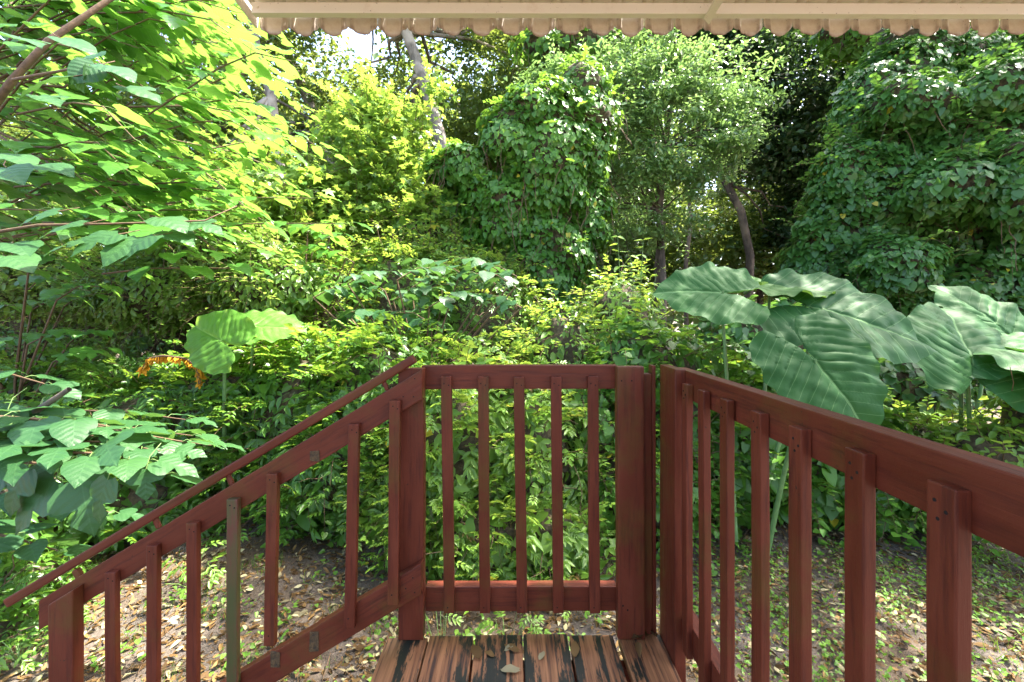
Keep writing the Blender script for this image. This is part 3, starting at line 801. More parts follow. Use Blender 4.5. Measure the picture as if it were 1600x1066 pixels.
# a far wood closing the view
fw = Foliage(T_Q, L_OAK)
n = 60000
xx = rng.uniform(-46, 46, n); yy = rng.uniform(22, 34, n); zz = GZ+17*rng.random(n)**.95
Pf = np.stack((xx, yy, zz), 1); Pf[:, 1] += 2*snoise(Pf, .25)
keep = snoise(Pf, .5) > -1.2+ .05*np.maximum(0, zz-9)
Pf = Pf[keep]; n = len(Pf)
fw.add(Pf, unit(rng.normal(0, .6, (n, 3))+np.array((0, -.4, .6))), rng.normal(0, 1, (n, 3)), .58*(.6+.8*rng.random(n)), .45+.25*snoise(Pf, .6)+rng.normal(0, .12, n))
o = bpy.data.objects.new('far_wood', None)
def far_build():
    f = fw; P = np.concatenate(f.P); 
    tmp = empty('far_wood_tmp', (0, 0, 0), 'x', 'x'); f.build(tmp, 0)
    ch = tmp.children[0]; ch.parent = None; ch.name = 'far_wood'; bpy.data.objects.remove(tmp)
    tag(ch, 'distant mass of woodland closing the view behind the garden trees', 'woodland', kind='stuff')
far_build()

TALL = 'tall trees behind the thicket'
tree('oak_tree', base_at(560, 13), [at(555, 400, 13), at(500, 200, 13), at(440, 60, 13), at(400, -60, 13)], .20, .10,
     [E(400, 110, 13, 2.9, 1.6, 2.6), E(300, 240, 12, 2.4, 1.5, 2.2), E(480, 300, 13.5, 1.9, 1.2, 1.6), E(560, 210, 14, 1.6, 1.2, 1.6)], 300, 85, .62, .16, L_OAKF, M_BARK_GREY,
     'tall oak with fine foliage at the upper left, behind the broad-leaved tree', 'tree', group=TALL, limbs=26)
tree('oak_tree', base_at(755, 11.5), [at(740, 400, 11.5), at(690, 222, 11.5), at(660, 120, 11.5), at(634, 48, 11.5), at(610, -60, 11.5)], .19, .13,
     [E(740, 110, 13.5, 2.7, 1.4, 2.3), E(620, 190, 13.8, 2.0, 1.3, 1.7), E(650, -90, 11.5, 3.0, 2.0, 1.8)], 270, 80, .6, .16, L_OAKF, M_BARK_GREY,
     'leaning pale grey trunk rising to the awning left of the vine-covered tree', 'tree', group=TALL, limbs=26)
tree('oak_tree', base_at(450, 11), [at(448, 420, 11), at(438, 258, 11), at(424, 150, 11), at(405, 90, 11), at(380, -20, 11)], .14, .10,
     [E(420, -60, 11.5, 2.4, 1.6, 1.3), E(350, 330, 11.5, 2.1, 1.2, 1.7)], 170, 100, .55, .15, L_OAKF, M_BARK_GREY,
     'slimmer grey trunk half hidden behind the broad-leaved branches', 'tree', group=TALL, limbs=16)
tree('oak_tree', base_at(960, 15), [at(955, 350, 15), at(950, 150, 15), at(940, 0, 15)], .24, .14,
     [E(900, 70, 14.5, 3.2, 1.5, 2.0), E(830, 250, 15.5, 3.0, 1.2, 2.8), E(1050, 40, 14.5, 2.5, 1.5, 1.4), E(980, 260, 15.5, 1.8, 1.2, 2.2)], 320, 110, .65, .18, L_OAK, M_BARK,
     'oak standing straight behind the vine-covered tree, its crown under the awning edge', 'tree', group=TALL, limbs=20)
tree('live_oak_tree', base_at(1165, 11.5), [at(1172, 400, 11.5), at(1158, 330, 11.5), at(1128, 275, 11.5), at(1110, 200, 11.5), at(1140, 90, 11.5)], .115, .075,
     [E(1210, 130, 11, 2.0, 1.3, 1.9), E(1190, 230, 11.5, 1.3, 1.0, .8), E(1130, 60, 12, 2.2, 1.3, 1.0), E(1260, 300, 12, .9, 1.0, 2.2)], 330, 120, .5, .15, L_DARK, M_BARK,
     'dark evergreen oak with crooked trunk between the small-leaved tree and the right vine wall', 'tree', limbs=24)
tree('oak_tree', base_at(1460, 13), [at(1455, 300, 13), at(1440, 100, 13), at(1430, -50, 13)], .22, .14,
     [E(1450, 20, 12.5, 4.0, 1.6, 2.4), E(1680, 60, 12, 3.0, 1.6, 3.0)], 200, 90, .65, .17, L_OAK, M_BARK,
     'oak crown showing above the vine wall at the upper right', 'tree', group=TALL, limbs=16)
# unseen oak crowns added above the awning line to shade wall and ground
tree('oak_tree', (7.2, 7.6, float(gz(7.2, 7.6))), [(7.0, 7.5, 3), (6.6, 7.3, 5.5), (6.0, 7.0, 7.6)], .26, .15,
     [((5.4, 4.4, 8.4), (2.4, 1.5, .9)), ((8.4, 7.3, 9.0), (2.2, 1.9, 1.3))], 130, 58, .6, .15, L_OAK, M_BARK,
     'unseen oak added to shade the vine wall and dapple the ground on the right', 'tree', group=TALL, limbs=22, back=1)
# slender understory trunks and shrubs
for (px, Y, top, r, lab) in ((1030, 9.5, 250, .085, 'dark slender trunk just right of the vine-covered tree'), (1074, 11, 230, .06, 'thin trunk in the gap left of the patch of sky'), (1190, 13, 200, .10, 'shaded trunk right of the patch of sky')):
    t = empty('tree_trunk', tuple(base_at(px, Y)), lab, 'tree', 'slender trunks in the gap')
    tt = Tubes(); b0 = base_at(px, Y)
    tt.add([b0+np.array((0, 0, -.2)), at(px-3, 420, Y), at(px+6, 340, Y), at(px-8, top, Y), at(px-14, top-120, Y)], [r, r*.9, r*.8, r*.65, r*.4], 9)
    tt.obj('trunk', M_BARK, t)
    bb = Tubes()
    for k in range(5):
        bb.wig(at(px-6, top-60+k*25, Y), at(px+rng.uniform(-110, 90), top-150+rng.uniform(-40, 60), Y+rng.uniform(-.8, .8)), r*.4, .008, 6, .07, 5)
    bb.obj('branches', M_BARK, t, kind='stuff')

def shrub(name, px, Y, ells, ncl, per, clr, ls, mat, label, temps=None, cat='shrub', group=None, back=.5, stems=7, bmat=None, nsp=90, spl=.45):
    b = base_at(px, Y); root = empty(name, tuple(b), label, cat, group)
    P, Nn = ell_surface(ells, ncl, .6, .2, 1.2, back)
    br = Tubes()
    for i in range(stems):
        j = rng.integers(0, ncl); bs = b+np.array((rng.normal(0, .12), rng.normal(0, .12), -.05))
        br.wig(bs, P[j], .022, .006, 8, .05, 5, .02)
    br.obj('stems', bmat or M_TWIG, root, kind='stuff')
    f = Foliage(temps or T_OV, mat); n = ncl*per
    cr = np.repeat(clr*(.6+.8*rng.random(ncl)), per)
    off = rng.normal(0, .5, (n, 3))*cr[:, None]*np.array((1.1, 1.0, .65))
    tone = np.repeat(.45+.2*rng.normal(0, 1, ncl), per)
    f.add(np.repeat(P, per, 0)+off, unit(np.repeat(Nn, per, 0)*.35+np.array((0, 0, .65))+rng.normal(0, .42, (n, 3))),
          rng.normal(0, .8, (n, 3))+np.repeat(Nn, per, 0)*.5+np.array((0, 0, -.5)), ls*(.6+.75*rng.random(n)), tone+rng.normal(0, .12, n))
    P, Nn = ell_surface(ells, nsp, .08, .2, 1.2, .4); st_ = Tubes()
    sprigs(f, st_, P-Nn*.1, Nn+rng.normal(0, .45, Nn.shape)+np.array((0, 0, .45)), spl, 9, ls*1.15, arch=-.3, rad=.004)
    st_.obj('shoots', bmat or M_TWIG, root, kind='stuff')
    f.build(root, 0)
    return root

UND = 'understory shrubs in the wood'
shrub('understory_shrub', 1120, 12.5, [E(1120, 400, 12.5, 1.6, .8, 1.3), E(1210, 380, 13, 1.4, .8, 1.8)], 130, 75, .45, .15, L_OAKF, 'sunlit understory bush beneath the gap of sky', temps=T_Q, group=UND)
shrub('understory_shrub', 985, 13.5, [E(980, 360, 13.5, 1.6, .8, 2.6), E(1060, 400, 14, 1.8, .8, 1.8)], 190, 75, .45, .16, L_OAK, 'shaded understory bush behind the dark slender trunk', temps=T_Q, group=UND)
shrub('understory_shrub', 1290, 14.5, [E(1290, 330, 14.5, 2.0, .8, 2.6), E(1180, 300, 16, 2.2, .8, 2.0)], 190, 75, .5, .18, L_OAK, 'shaded understory bush beside the left flank of the vine wall', temps=T_Q, group=UND)
shrub('understory_shrub', 700, 15, [E(640, 330, 15, 3.0, .8, 2.4), E(500, 360, 15.5, 3.0, .8, 2.0), E(760, 380, 14.5, 2.4, .8, 2.0)], 300, 75, .55, .18, L_OAK, 'tall shaded bushes beyond the yellow-green saplings', temps=T_Q, group=UND)
shrub('understory_shrub', 150, 9, [E(80, 330, 9, 2.4, .9, 1.9), E(240, 380, 9, 2.2, .8, 1.5), E(-60, 180, 9, 1.8, .9, 1.6), E(120, 160, 10.5, 3.0, .9, 1.8)], 380, 80, .36, .105, L_OAKF, 'fine-leaved bush at far left behind the broad-leaved tree', group=UND, temps=T_Q+T_OV)
shrub('understory_shrub', 420, 8.0, [E(420, 400, 8, 1.8, .8, 1.2), E(560, 420, 7.8, 1.4, .7, 1.0)], 210, 75, .32, .085, L_OAK, 'fine-leaved bush left of the yellow-green sapling', group=UND)
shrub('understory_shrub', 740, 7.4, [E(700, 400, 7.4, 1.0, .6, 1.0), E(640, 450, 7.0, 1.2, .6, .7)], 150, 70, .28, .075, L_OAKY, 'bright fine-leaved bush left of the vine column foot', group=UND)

# small-leaved tree, sunlit on top, right of the vine column
tree('small_leaved_tree', base_at(1035, 8.2), [at(1035, 440, 8.2), at(1030, 330, 8.2), at(1040, 230, 8.2), at(1050, 150, 8.2)], .09, .04,
     [E(1030, 210, 7.8, 1.2, .9, 1.15), E(1000, 140, 7.8, 1.0, .8, .6), E(970, 270, 7.9, 1.1, .7, 1.2), E(1080, 140, 7.8, .8, .7, .5), E(1115, 210, 7.9, .5, .6, .6), E(940, 180, 7.6, .8, .6, .8), E(1020, 330, 8.2, 1.0, .7, .7), E(1010, 85, 7.8, .4, .4, .35), E(1130, 105, 7.6, .35, .35, .3), E(1175, 130, 7.8, .5, .4, .25), E(880, 130, 7.5, .5, .5, .4)],
     300, 90, .25, .095, L_OAKY, M_BARK, 'small-leaved tree with sunlit-toned leaves right of the vine-covered tree', 'tree', temps=T_OV, limbs=60, back=.8, nsp=230, spl=.6, sps=.105)
# yellow-green saplings centre left
tree('sapling', base_at(640, 7.0), [at(640, 440, 7), at(630, 330, 7), at(610, 230, 7), at(590, 160, 7)], .035, .012,
     [E(600, 250, 6.8, .85, .55, 1.0), E(560, 330, 6.8, .75, .5, .8), E(585, 185, 6.9, .4, .4, .45), E(680, 142, 6.9, .22, .2, .12), E(640, 340, 6.6, .8, .5, .6), E(545, 250, 6.9, .35, .3, .6)],
     200, 28, .26, .105, L_MAPLE, M_TWIG, 'yellow-green lobed-leaf sapling left of the vine-covered tree', 'sapling', temps=T_ST, limbs=40, back=.8, nsp=130, spl=.7, sps=.12)
tree('sapling', base_at(520, 6.4), [at(530, 470, 6.4), at(520, 360, 6.4), at(505, 300, 6.4)], .028, .012,
     [E(480, 330, 6.2, .75, .5, .6), E(430, 390, 6.0, .8, .5, .55), E(400, 290, 6.4, .55, .5, .6)],
     120, 30, .25, .11, L_MAPLE, M_TWIG, 'light green sapling between the broad-leaved tree and the yellow-green sapling', 'sapling', temps=T_ST, limbs=30, back=.8, nsp=80, spl=.6, sps=.12)

# ------------------------------------------------------------------ vine-covered masses
def vine_mass(name, px, Y, ells, n, size, mat, label, shrink=.8, nind=300, thin=None, nsp=120, spl=.35, bump=.3, bare_z=None, nstem=60):
    b = base_at(px, Y); root = empty(name, tuple(b), label, 'vine-covered tree')
    core('vine_tangle_filler', ells, root, M_VINE, shrink, bump)['kind'] = 'stuff'
    f = Foliage(T_HE, mat)
    shell(f, ells, n, size, .2, bump, 1.6, .45, .6, 1.0, .4, 1.3, thin)
    if bare_z is not None:
        kp = (f.P[0][:, 2] > bare_z+.5*snoise(f.P[0], 2.0)) | (rng.random(len(f.P[0])) < .42)
        f.P[0] = f.P[0][kp]; f.Nn[0] = f.Nn[0][kp]; f.D[0] = f.D[0][kp]; f.S[0] = f.S[0][kp]; f.Rn[0] = f.Rn[0][kp]
    P, Nn = ell_surface(ells, nsp, .05, bump, 1.6, .1)
    tb = Tubes()
    sprigs(f, tb, P, Nn+rng.normal(0, .5, Nn.shape)+np.array((0, 0, .3)), spl, 8, size*.9, arch=-.5, rn=.6)
    # bare hanging stems over the leaves
    P, Nn = ell_surface(ells, nstem, .05, bump, 1.6, 0)
    for i in range(len(P)):
        a = P[i]+Nn[i]*.02; tb.wig(a, a+np.array((rng.normal(0, .2), -.05, -rng.uniform(.3, 1.0))), .006, .003, 6, .05, 4)
    tb.obj('vine_stems', M_TWIG, root, kind='stuff')
    f.build(root, nind)
    return root
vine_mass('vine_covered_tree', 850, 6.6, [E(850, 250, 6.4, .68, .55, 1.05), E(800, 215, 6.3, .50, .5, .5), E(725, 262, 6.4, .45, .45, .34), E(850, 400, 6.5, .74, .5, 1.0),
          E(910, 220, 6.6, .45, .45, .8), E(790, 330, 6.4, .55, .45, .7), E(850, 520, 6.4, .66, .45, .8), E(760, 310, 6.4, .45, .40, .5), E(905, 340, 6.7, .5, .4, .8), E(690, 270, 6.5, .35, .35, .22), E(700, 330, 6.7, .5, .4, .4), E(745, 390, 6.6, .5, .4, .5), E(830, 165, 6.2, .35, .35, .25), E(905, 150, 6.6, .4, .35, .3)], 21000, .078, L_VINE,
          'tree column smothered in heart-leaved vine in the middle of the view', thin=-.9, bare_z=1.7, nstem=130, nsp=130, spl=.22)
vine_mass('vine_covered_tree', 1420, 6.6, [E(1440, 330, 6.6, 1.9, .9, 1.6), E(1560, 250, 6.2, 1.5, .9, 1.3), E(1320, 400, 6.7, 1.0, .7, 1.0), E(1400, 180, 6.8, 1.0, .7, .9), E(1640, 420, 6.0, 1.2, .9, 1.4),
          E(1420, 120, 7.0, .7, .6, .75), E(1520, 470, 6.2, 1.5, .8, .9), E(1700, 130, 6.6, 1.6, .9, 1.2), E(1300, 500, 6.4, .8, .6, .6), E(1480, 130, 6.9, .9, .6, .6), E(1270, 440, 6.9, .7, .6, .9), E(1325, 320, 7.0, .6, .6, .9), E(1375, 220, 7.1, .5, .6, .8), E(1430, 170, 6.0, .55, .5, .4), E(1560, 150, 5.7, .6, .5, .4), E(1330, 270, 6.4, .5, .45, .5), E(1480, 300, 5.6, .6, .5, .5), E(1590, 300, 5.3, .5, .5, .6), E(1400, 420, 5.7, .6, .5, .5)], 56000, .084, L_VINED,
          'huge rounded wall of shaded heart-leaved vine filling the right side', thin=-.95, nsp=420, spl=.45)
vine_mass('vine_covered_tree', 1330, 8.5, [E(1340, 45, 8.5, .9, .6, .7), E(1450, 90, 8.6, 1.2, .6, .7), E(900, 75, 8.6, 1.3, .6, .55)], 4200, .11, L_VINE,
          'vine-hung branches just under the awning behind the vine wall', thin=-.6, nind=60)

# ------------------------------------------------------------------ broad-leaved tree on the left
def broad_branch(f, tb, P, nl, size, side_up=(0, 0, 1), spread=.95, droop=.28, petiole=.09, rn=None, skip=.12, tb2=None, fwd=.55, nj=.17):
    """alternate broad leaves on stalks along a branch given by points P"""
    P = np.array(P, float); seg = np.linalg.norm(np.diff(P, axis=0), axis=1); cum = np.concatenate(([0], np.cumsum(seg))); L = cum[-1]
    ts = np.linspace(skip, 1, nl)*L
    for i, t_ in enumerate(ts):
        j = min(np.searchsorted(cum, t_)-1, len(P)-2); j = max(j, 0); a = (t_-cum[j])/seg[j]
        p = P[j]*(1-a)+P[j+1]*a; tg = unit(P[j+1]-P[j])
        side = unit(np.cross(tg, side_up)); s = 1 if i % 2 else -1
        if i == nl-1: dd = tg
        else: dd = unit(side*s*spread+tg*fwd+rng.normal(0, .12, 3))
        q = p+dd*petiole*(.7+.6*rng.random())+np.array((0, 0, .01))
        (tb2 or tb).add([p, (p+q)/2+np.array((0, 0, .01)), q], [.0022, .0018, .0015], 4)
        nn = unit(np.array(side_up)*1.0+dd*droop+rng.normal(0, nj, 3))
        f.add(q[None], nn[None], (dd+np.array((0, 0, -droop)))[None], np.array([size*(.7+.6*rng.random())*(1-.25*(i/nl))]), None if rn is None else np.array([rn+rng.normal(0, .15)]))

bt = empty('broad_leaved_tree', (-5.3, 3.0, float(gz(-5.3, 3.0))), 'large tree with big heart-shaped leaves arching in from the upper left', 'tree')
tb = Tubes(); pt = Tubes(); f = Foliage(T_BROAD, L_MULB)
trunk = Tubes(); trunk.add([(-5.3, 3.0, GZ-.1), (-5.2, 3.0, .4), (-5.0, 3.0, 1.6), (-4.8, 3.1, 2.8), (-4.5, 3.2, 4.4)], [.14, .12, .10, .08, .05], 10); trunk.obj('trunk', M_BARK, bt)
# main visible branch
mb = [at(-180, 420, 2.6), at(-20, 180, 2.2), at(20, 125, 2.15), at(75, 65, 2.2), at(170, 0, 2.3), at(280, -60, 2.5)]
tb.add(mb, [.03, .019, .018, .016, .013, .008], 8)
origins = [np.array((-4.8, 3.1, z)) for z in (1.6, 2.2, 2.8, 3.4, 4.2)]
ends = []
for i in range(158):
    # branch ends fan out over the crown; the crown's right edge slopes down to the right
    py = rng.uniform(-90, 400); xmax = 385+ (py+40)*.42 if py < 200 else 486-(py-200)*.30
    px = xmax - abs(rng.normal(0, 1))*230+rng.normal(0, 25); px = px if px > -60 else rng.uniform(-40, 380)
    Y = rng.uniform(2.4, 5.6) + (0.4 if px > 250 else 0)
    ends.append((px, py, Y))
for (px, py, Y) in ends:
    e = at(px, py, Y); o0 = origins[rng.integers(0, 5)].copy(); o0[2] = min(o0[2], e[2]+.5)
    d_ = e-o0; s0 = e-unit(d_)*rng.uniform(.9, 1.5)
    mid = (s0+e)/2+np.array((0, 0, .12)); P_ = [s0+np.array((0, 0, .02)), mid, (mid+e)/2+np.array((0, 0, .05)), e-np.array((0, 0, .06))]
    tb.add(P_, [.007, .006, .005, .003], 5)
    broad_branch(f, tb, P_, 11, .19, droop=.22, tb2=pt, fwd=.95, nj=.13)
for z0 in origins:
    for k in range(4):
        e = ends[rng.integers(0, len(ends))]; tb.wig(z0, at(*e)*.75+z0*.25, .014, .008, 6, .05, 6, .06)
# big dim leaves low in the crown
for (px, py, Y, n_, s_) in ((60, 250, 2.6, 7, .22), (150, 350, 2.6, 8, .22), (240, 360, 2.4, 7, .21), (310, 330, 2.8, 7, .2), (40, 330, 2.3, 6, .22), (330, 420, 3.2, 6, .18), (200, 300, 3.0, 7, .2), (480, 350, 3.6, 7, .17), (430, 310, 3.6, 7, .17)):
    e = at(px+60, py, Y); s0 = at(px-170, py+8, Y+.15)
    P_ = [s0, (s0*2+e)/3+np.array((0, 0, .03)), (s0+2*e)/3+np.array((0, 0, .02)), e]
    tb.add(P_, [.008, .006, .004, .003], 6); broad_branch(f, tb, P_, n_, s_, droop=.2, tb2=pt, rn=.3)
tb.obj('branches', M_TWIG, bt, kind='stuff'); pt.obj('leaf_stalks', M_GSTEM, bt, kind='stuff')
f.build(bt, 300)
# nearer shaded leaves of the same tree
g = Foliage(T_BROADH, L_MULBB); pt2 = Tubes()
def near_leaf(px, py, Y, s_, d_, n_):
    p = at(px, py, Y); g.add(p[None], unit(np.array(n_, float))[None], np.array(d_, float)[None], np.array([s_]), np.array([rng.uniform(.4, .9)]))
    pt2.add([p-unit(np.array(d_, float))*.07+np.array((0, .02, .01)), p-unit(np.array(d_, float))*.03, p], [.0022, .002, .002], 4)
for a in ((112, 120, 1.75, .20, (-.8, -.3, -.35), (-.1, -.5, .85)), (150, 104, 1.8, .13, (-.3, -.6, -.7), (.5, -.7, .4)), (128, 108, 1.8, .12, (.1, -.5, -.8), (-.5, -.8, .3)), (165, 102, 1.8, .16, (.9, -.2, -.35), (.1, -.45, .9)),
          (196, 136, 1.85, .17, (1, -.1, -.30), (.1, -.5, .85)), (150, 90, 1.85, .10, (-.4, .1, .5), (0, -.8, .5)), (60, 258, 1.8, .17, (1, -.2, -.05), (0, -.4, .9)), (10, 262, 1.7, .15, (.7, -.3, -.4), (0, -.6, .8)),
          (0, 240, 1.9, .2, (.8, -.2, -.1), (0, -.3, .9)), (130, 350, 1.9, .16, (-.7, -.3, -.25), (0, -.45, .9)), (150, 372, 2.0, .20, (-.8, -.4, -.15), (0, -.4, .9)), (185, 366, 2.0, .19, (-.4, -.7, -.3), (.1, -.5, .85)),
          (215, 372, 2.0, .20, (-.1, -.8, -.3), (.1, -.5, .85)), (240, 368, 2.0, .18, (-.3, -.8, -.25), (-.1, -.5, .85)), (250, 340, 2.1, .19, (.9, -.4, -.1), (0, -.35, .9)), (262, 362, 2.1, .17, (.9, -.3, -.1), (.1, -.4, .9)),
          (300, 348, 2.15, .17, (.9, -.2, -.1), (0, -.5, .85)), (10, 400, 1.9, .18, (.8, -.3, -.1), (0, -.35, .9)), (20, 380, 2.0, .19, (.7, -.4, -.1), (0, -.3, .9)), (90, 330, 2.1, .16, (-.6, -.3, -.2), (0, -.5, .8)), (60, 150, 2.0, .18, (.7, -.3, -.2), (0, -.4, .9)), (20, 60, 1.9, .2, (.8, -.3, -.1), (0, -.3, .9)), (95, 60, 2.1, .18, (.6, .1, -.3), (.2, -.5, .8))):
    near_leaf(*a)
pt2.add([at(-60, 372, 2.0), at(60, 352, 2.0), at(170, 350, 2.02), at(320, 345, 2.15), at(370, 322, 2.3)], [.009, .007, .005, .004, .003], 6)
pt2.add([at(20, 125, 2.0), at(90, 112, 1.9), at(150, 100, 1.8), at(190, 128, 1.83)], [.008, .006, .004, .003], 6)
pt2.obj('leaf_stalks', M_TWIG, bt, kind='stuff'); g.build(bt, 40)

# low branches of the same kind sweeping in at the left, below eye level
lb_ = empty('low_broad_leaved_branches', (-2.9, 2.1, float(gz(-2.9, 2.1))), 'low spray of large lobed leaves in shaded blue-green beside the stair railing', 'shrub')
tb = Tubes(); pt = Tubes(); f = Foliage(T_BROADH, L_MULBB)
st = Tubes(); st.add([(-2.9, 2.1, GZ-.1), (-2.8, 2.1, 0), (-2.5, 2.1, .55), (-2.2, 2.1, .75)], [.03, .025, .02, .012], 7); st.obj('stem', M_BARK, lb_)
def spray(y0, pts, n_, s_, rn):
    P_ = [at(a, b, Y) for a, b, Y in pts]
    tb.add(P_, [.009-.006*i/(len(P_)-1) for i in range(len(P_))], 6); broad_branch(f, tb, P_, n_, s_, droop=.12, tb2=pt, rn=rn, petiole=.05)
spray(0, [(-60, 655, 2.1), (60, 665, 2.0), (180, 672, 2.05), (285, 690, 2.15)], 13, .20, .5)
for (a_, b_, c_, Y_) in ((640, 290, 12, 2.5), (665, 300, 12, 2.25), (705, 230, 11, 1.85), (655, 190, 11, 1.95), (680, 330, 10, 2.35), (725, 260, 9, 2.2)):
    spray(0, [(-70, a_-8, Y_), (b_*.3, a_, Y_), (b_*.7, a_+4, Y_+.03), (b_, a_+16, Y_+.06)], c_, .18, .3+.3*rng.random())
spray(0, [(-60, 690, 1.9), (60, 690, 1.9), (170, 690, 1.95), (250, 705, 2.0)], 11, .19, .35)
spray(0, [(-80, 560, 2.3), (0, 580, 2.2), (70, 600, 2.2)], 6, .2, .4)
spray(0, [(-80, 820, 2.2), (20, 840, 2.2), (90, 860, 2.3)], 8, .19, .1)
spray(0, [(-80, 730, 2.6), (60, 770, 2.6), (170, 800, 2.7)], 8, .19, .1)
# hanging leaves seen face on
for (px, py, Y, s_, dx, dz, k) in ((40, 735, 1.86, .22, -.25, -1, 0), (86, 752, 1.88, .27, -.55, -1, 1), (128, 755, 1.86, .25, .35, -1, 1), (168, 750, 1.82, .20, -.1, -1, 1), (228, 733, 1.86, .145, .15, -1, 0), (12, 640, 2.0, .15, .3, -.8, 0),
                                   (60, 640, 2.1, .16, .5, -.5, 0), (10, 735, 1.9, .2, -.5, -1, 0)):
    p = at(px, py, Y)
    f.add(p[None], unit(np.array((.05+rng.normal(0, .35), -.85, .5+rng.normal(0, .15))))[None], np.array((dx, -.12, dz))[None], np.array([s_*.9]), np.array([rng.uniform(.2, 1)]))
    pt.add([p, p+np.array((0, .02, .05)), p+np.array((.0, .08, .09))], [.0022, .0022, .0022], 4)
tb.obj('branches', M_TWIG, lb_, kind='stuff'); pt.obj('leaf_stalks', M_GSTEM, lb_, kind='stuff')
f.build(lb_, 200)

# young plants of the broad-leaved kind in the thicket
def broad_shrub(px0, Y, spots, label, mat, size, nl=7, nind=120):
    b = base_at(px0, Y); root = empty('broad_leaved_shrub', tuple(b), label, 'shrub')
    tb = Tubes(); pt = Tubes(); f = Foliage(T_BROAD, mat)
    for (px, py, yy, dx) in spots:
        e = at(px, py, yy); s0 = e-np.array((dx, rng.normal(0, .1), .12)); low = b+(s0-b)*.15
        tb.add([b, low+np.array((0, 0, .4*(s0[2]-b[2]))), s0], [.016, .012, .008], 5)
        P_ = [s0, (s0+e)/2+np.array((0, 0, .06)), e]
        tb.add(P_, [.007, .005, .003], 5); broad_branch(f, tb, P_, nl, size, droop=.3, tb2=pt)
    tb.obj('stems', M_TWIG, root, kind='stuff'); pt.obj('leaf_stalks', M_GSTEM, root, kind='stuff'); f.build(root, nind)
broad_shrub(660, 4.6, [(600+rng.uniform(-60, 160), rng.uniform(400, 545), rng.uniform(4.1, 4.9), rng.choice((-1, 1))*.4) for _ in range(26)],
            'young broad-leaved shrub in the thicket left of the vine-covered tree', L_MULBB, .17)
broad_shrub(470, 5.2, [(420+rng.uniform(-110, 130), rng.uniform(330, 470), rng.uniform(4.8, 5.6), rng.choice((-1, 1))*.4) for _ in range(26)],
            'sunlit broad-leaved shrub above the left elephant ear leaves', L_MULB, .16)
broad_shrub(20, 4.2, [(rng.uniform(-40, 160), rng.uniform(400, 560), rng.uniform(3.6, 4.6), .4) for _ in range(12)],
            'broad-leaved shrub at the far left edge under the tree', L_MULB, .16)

# ------------------------------------------------------------------ creeper thicket in front
def thicket(px, Y, ells, n, size, mat, label, nsp=260, spl=.34, temps=None, nind=300, lsz=None, shrink=.72, name='creeper_thicket', up=.4):
    b = base_at(px, Y); root = empty(name, tuple(b), label, 'thicket')
    core('stem_tangle_filler', ells, root, M_VINE, shrink, .14, 2.0)['kind'] = 'stuff'
    f = Foliage(temps or T_MIX, mat); tb = Tubes()
    shell(f, ells, n, size, .3, .14, 2.0, up, .6, .6, .35, 2.0)
    P, Nn = ell_surface(ells, nsp, .2, .14, 2.0, .15)
    sprigs(f, tb, P, Nn+rng.normal(0, .45, Nn.shape)+np.array((0, -.1, .45)), spl, 7, size*.95, arch=-.45)
    # a few bare twigs
    P, Nn = ell_surface(ells, 40, .3, .1, 2.0, .1)
    for i in range(len(P)): tb.wig(P[i], P[i]+Nn[i]*.15+rng.normal(0, .15, 3), .004, .002, 4, .06, 4)
    tb.obj('stems', M_TWIG, root, kind='stuff')
    f.build(root, nind)
    return root
thicket(260, 4.1, [E(250, 690, 4.1, 1.1, .5, .75), E(120, 640, 4.6, 1.1, .5, .6), E(360, 640, 4.2, .7, .5, .7), E(20, 790, 3.4, .8, .5, .7), E(200, 800, 3.7, .8, .4, .5)], 2600, .235, L_CREEP, 'green compound-leaved creeper bank at the left behind the stair handrail')
thicket(20, 2.6, [E(-30, 1000, 2.5, .35, .3, .28), E(30, 930, 2.8, .3, .3, .25)], 420, .15, L_CREEP, 'low creeper clump in the bottom left corner beyond the handrail end', nsp=60, nind=120, spl=.2)
thicket(500, 4.0, [E(470, 650, 4.1, .7, .5, .75), E(600, 640, 4.0, .6, .5, .8), E(540, 730, 3.8, .75, .45, .55)], 1700, .22, L_CREEP, 'creeper bank behind the upper end of the stair railing')
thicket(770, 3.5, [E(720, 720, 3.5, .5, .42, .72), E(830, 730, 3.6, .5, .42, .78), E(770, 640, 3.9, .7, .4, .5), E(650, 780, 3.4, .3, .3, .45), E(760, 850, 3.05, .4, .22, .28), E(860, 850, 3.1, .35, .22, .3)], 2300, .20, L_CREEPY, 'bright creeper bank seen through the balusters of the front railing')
thicket(1000, 3.8, [E(1000, 590, 4.0, .60, .45, .65), E(920, 700, 3.8, .45, .4, .8), E(1060, 640, 3.9, .5, .4, .8), E(1000, 760, 3.6, .6, .35, .45)], 3200, .085, L_VINE, 'dark-leaved creeper mound behind the corner post of the deck', temps=T_OV+T_HE, nsp=320, spl=.28)
thicket(1200, 3.9, [E(1160, 690, 3.9, .6, .42, .75), E(1280, 700, 3.9, .6, .42, .65), E(1390, 740, 3.7, .5, .4, .5)], 3000, .105, L_VINE, 'shaded heart-leaved creeper bank behind the right railing', temps=T_HE, nsp=220, spl=.3)
thicket(1500, 3.5, [E(1450, 720, 3.6, .6, .45, .42), E(1560, 720, 3.3, .6, .45, .40), E(1660, 700, 3.2, .6, .4, .6)], 3000, .08, L_CREEPY, 'sunlit low creeper mound at the right edge under the elephant ears', temps=T_OV, nsp=260, spl=.22)
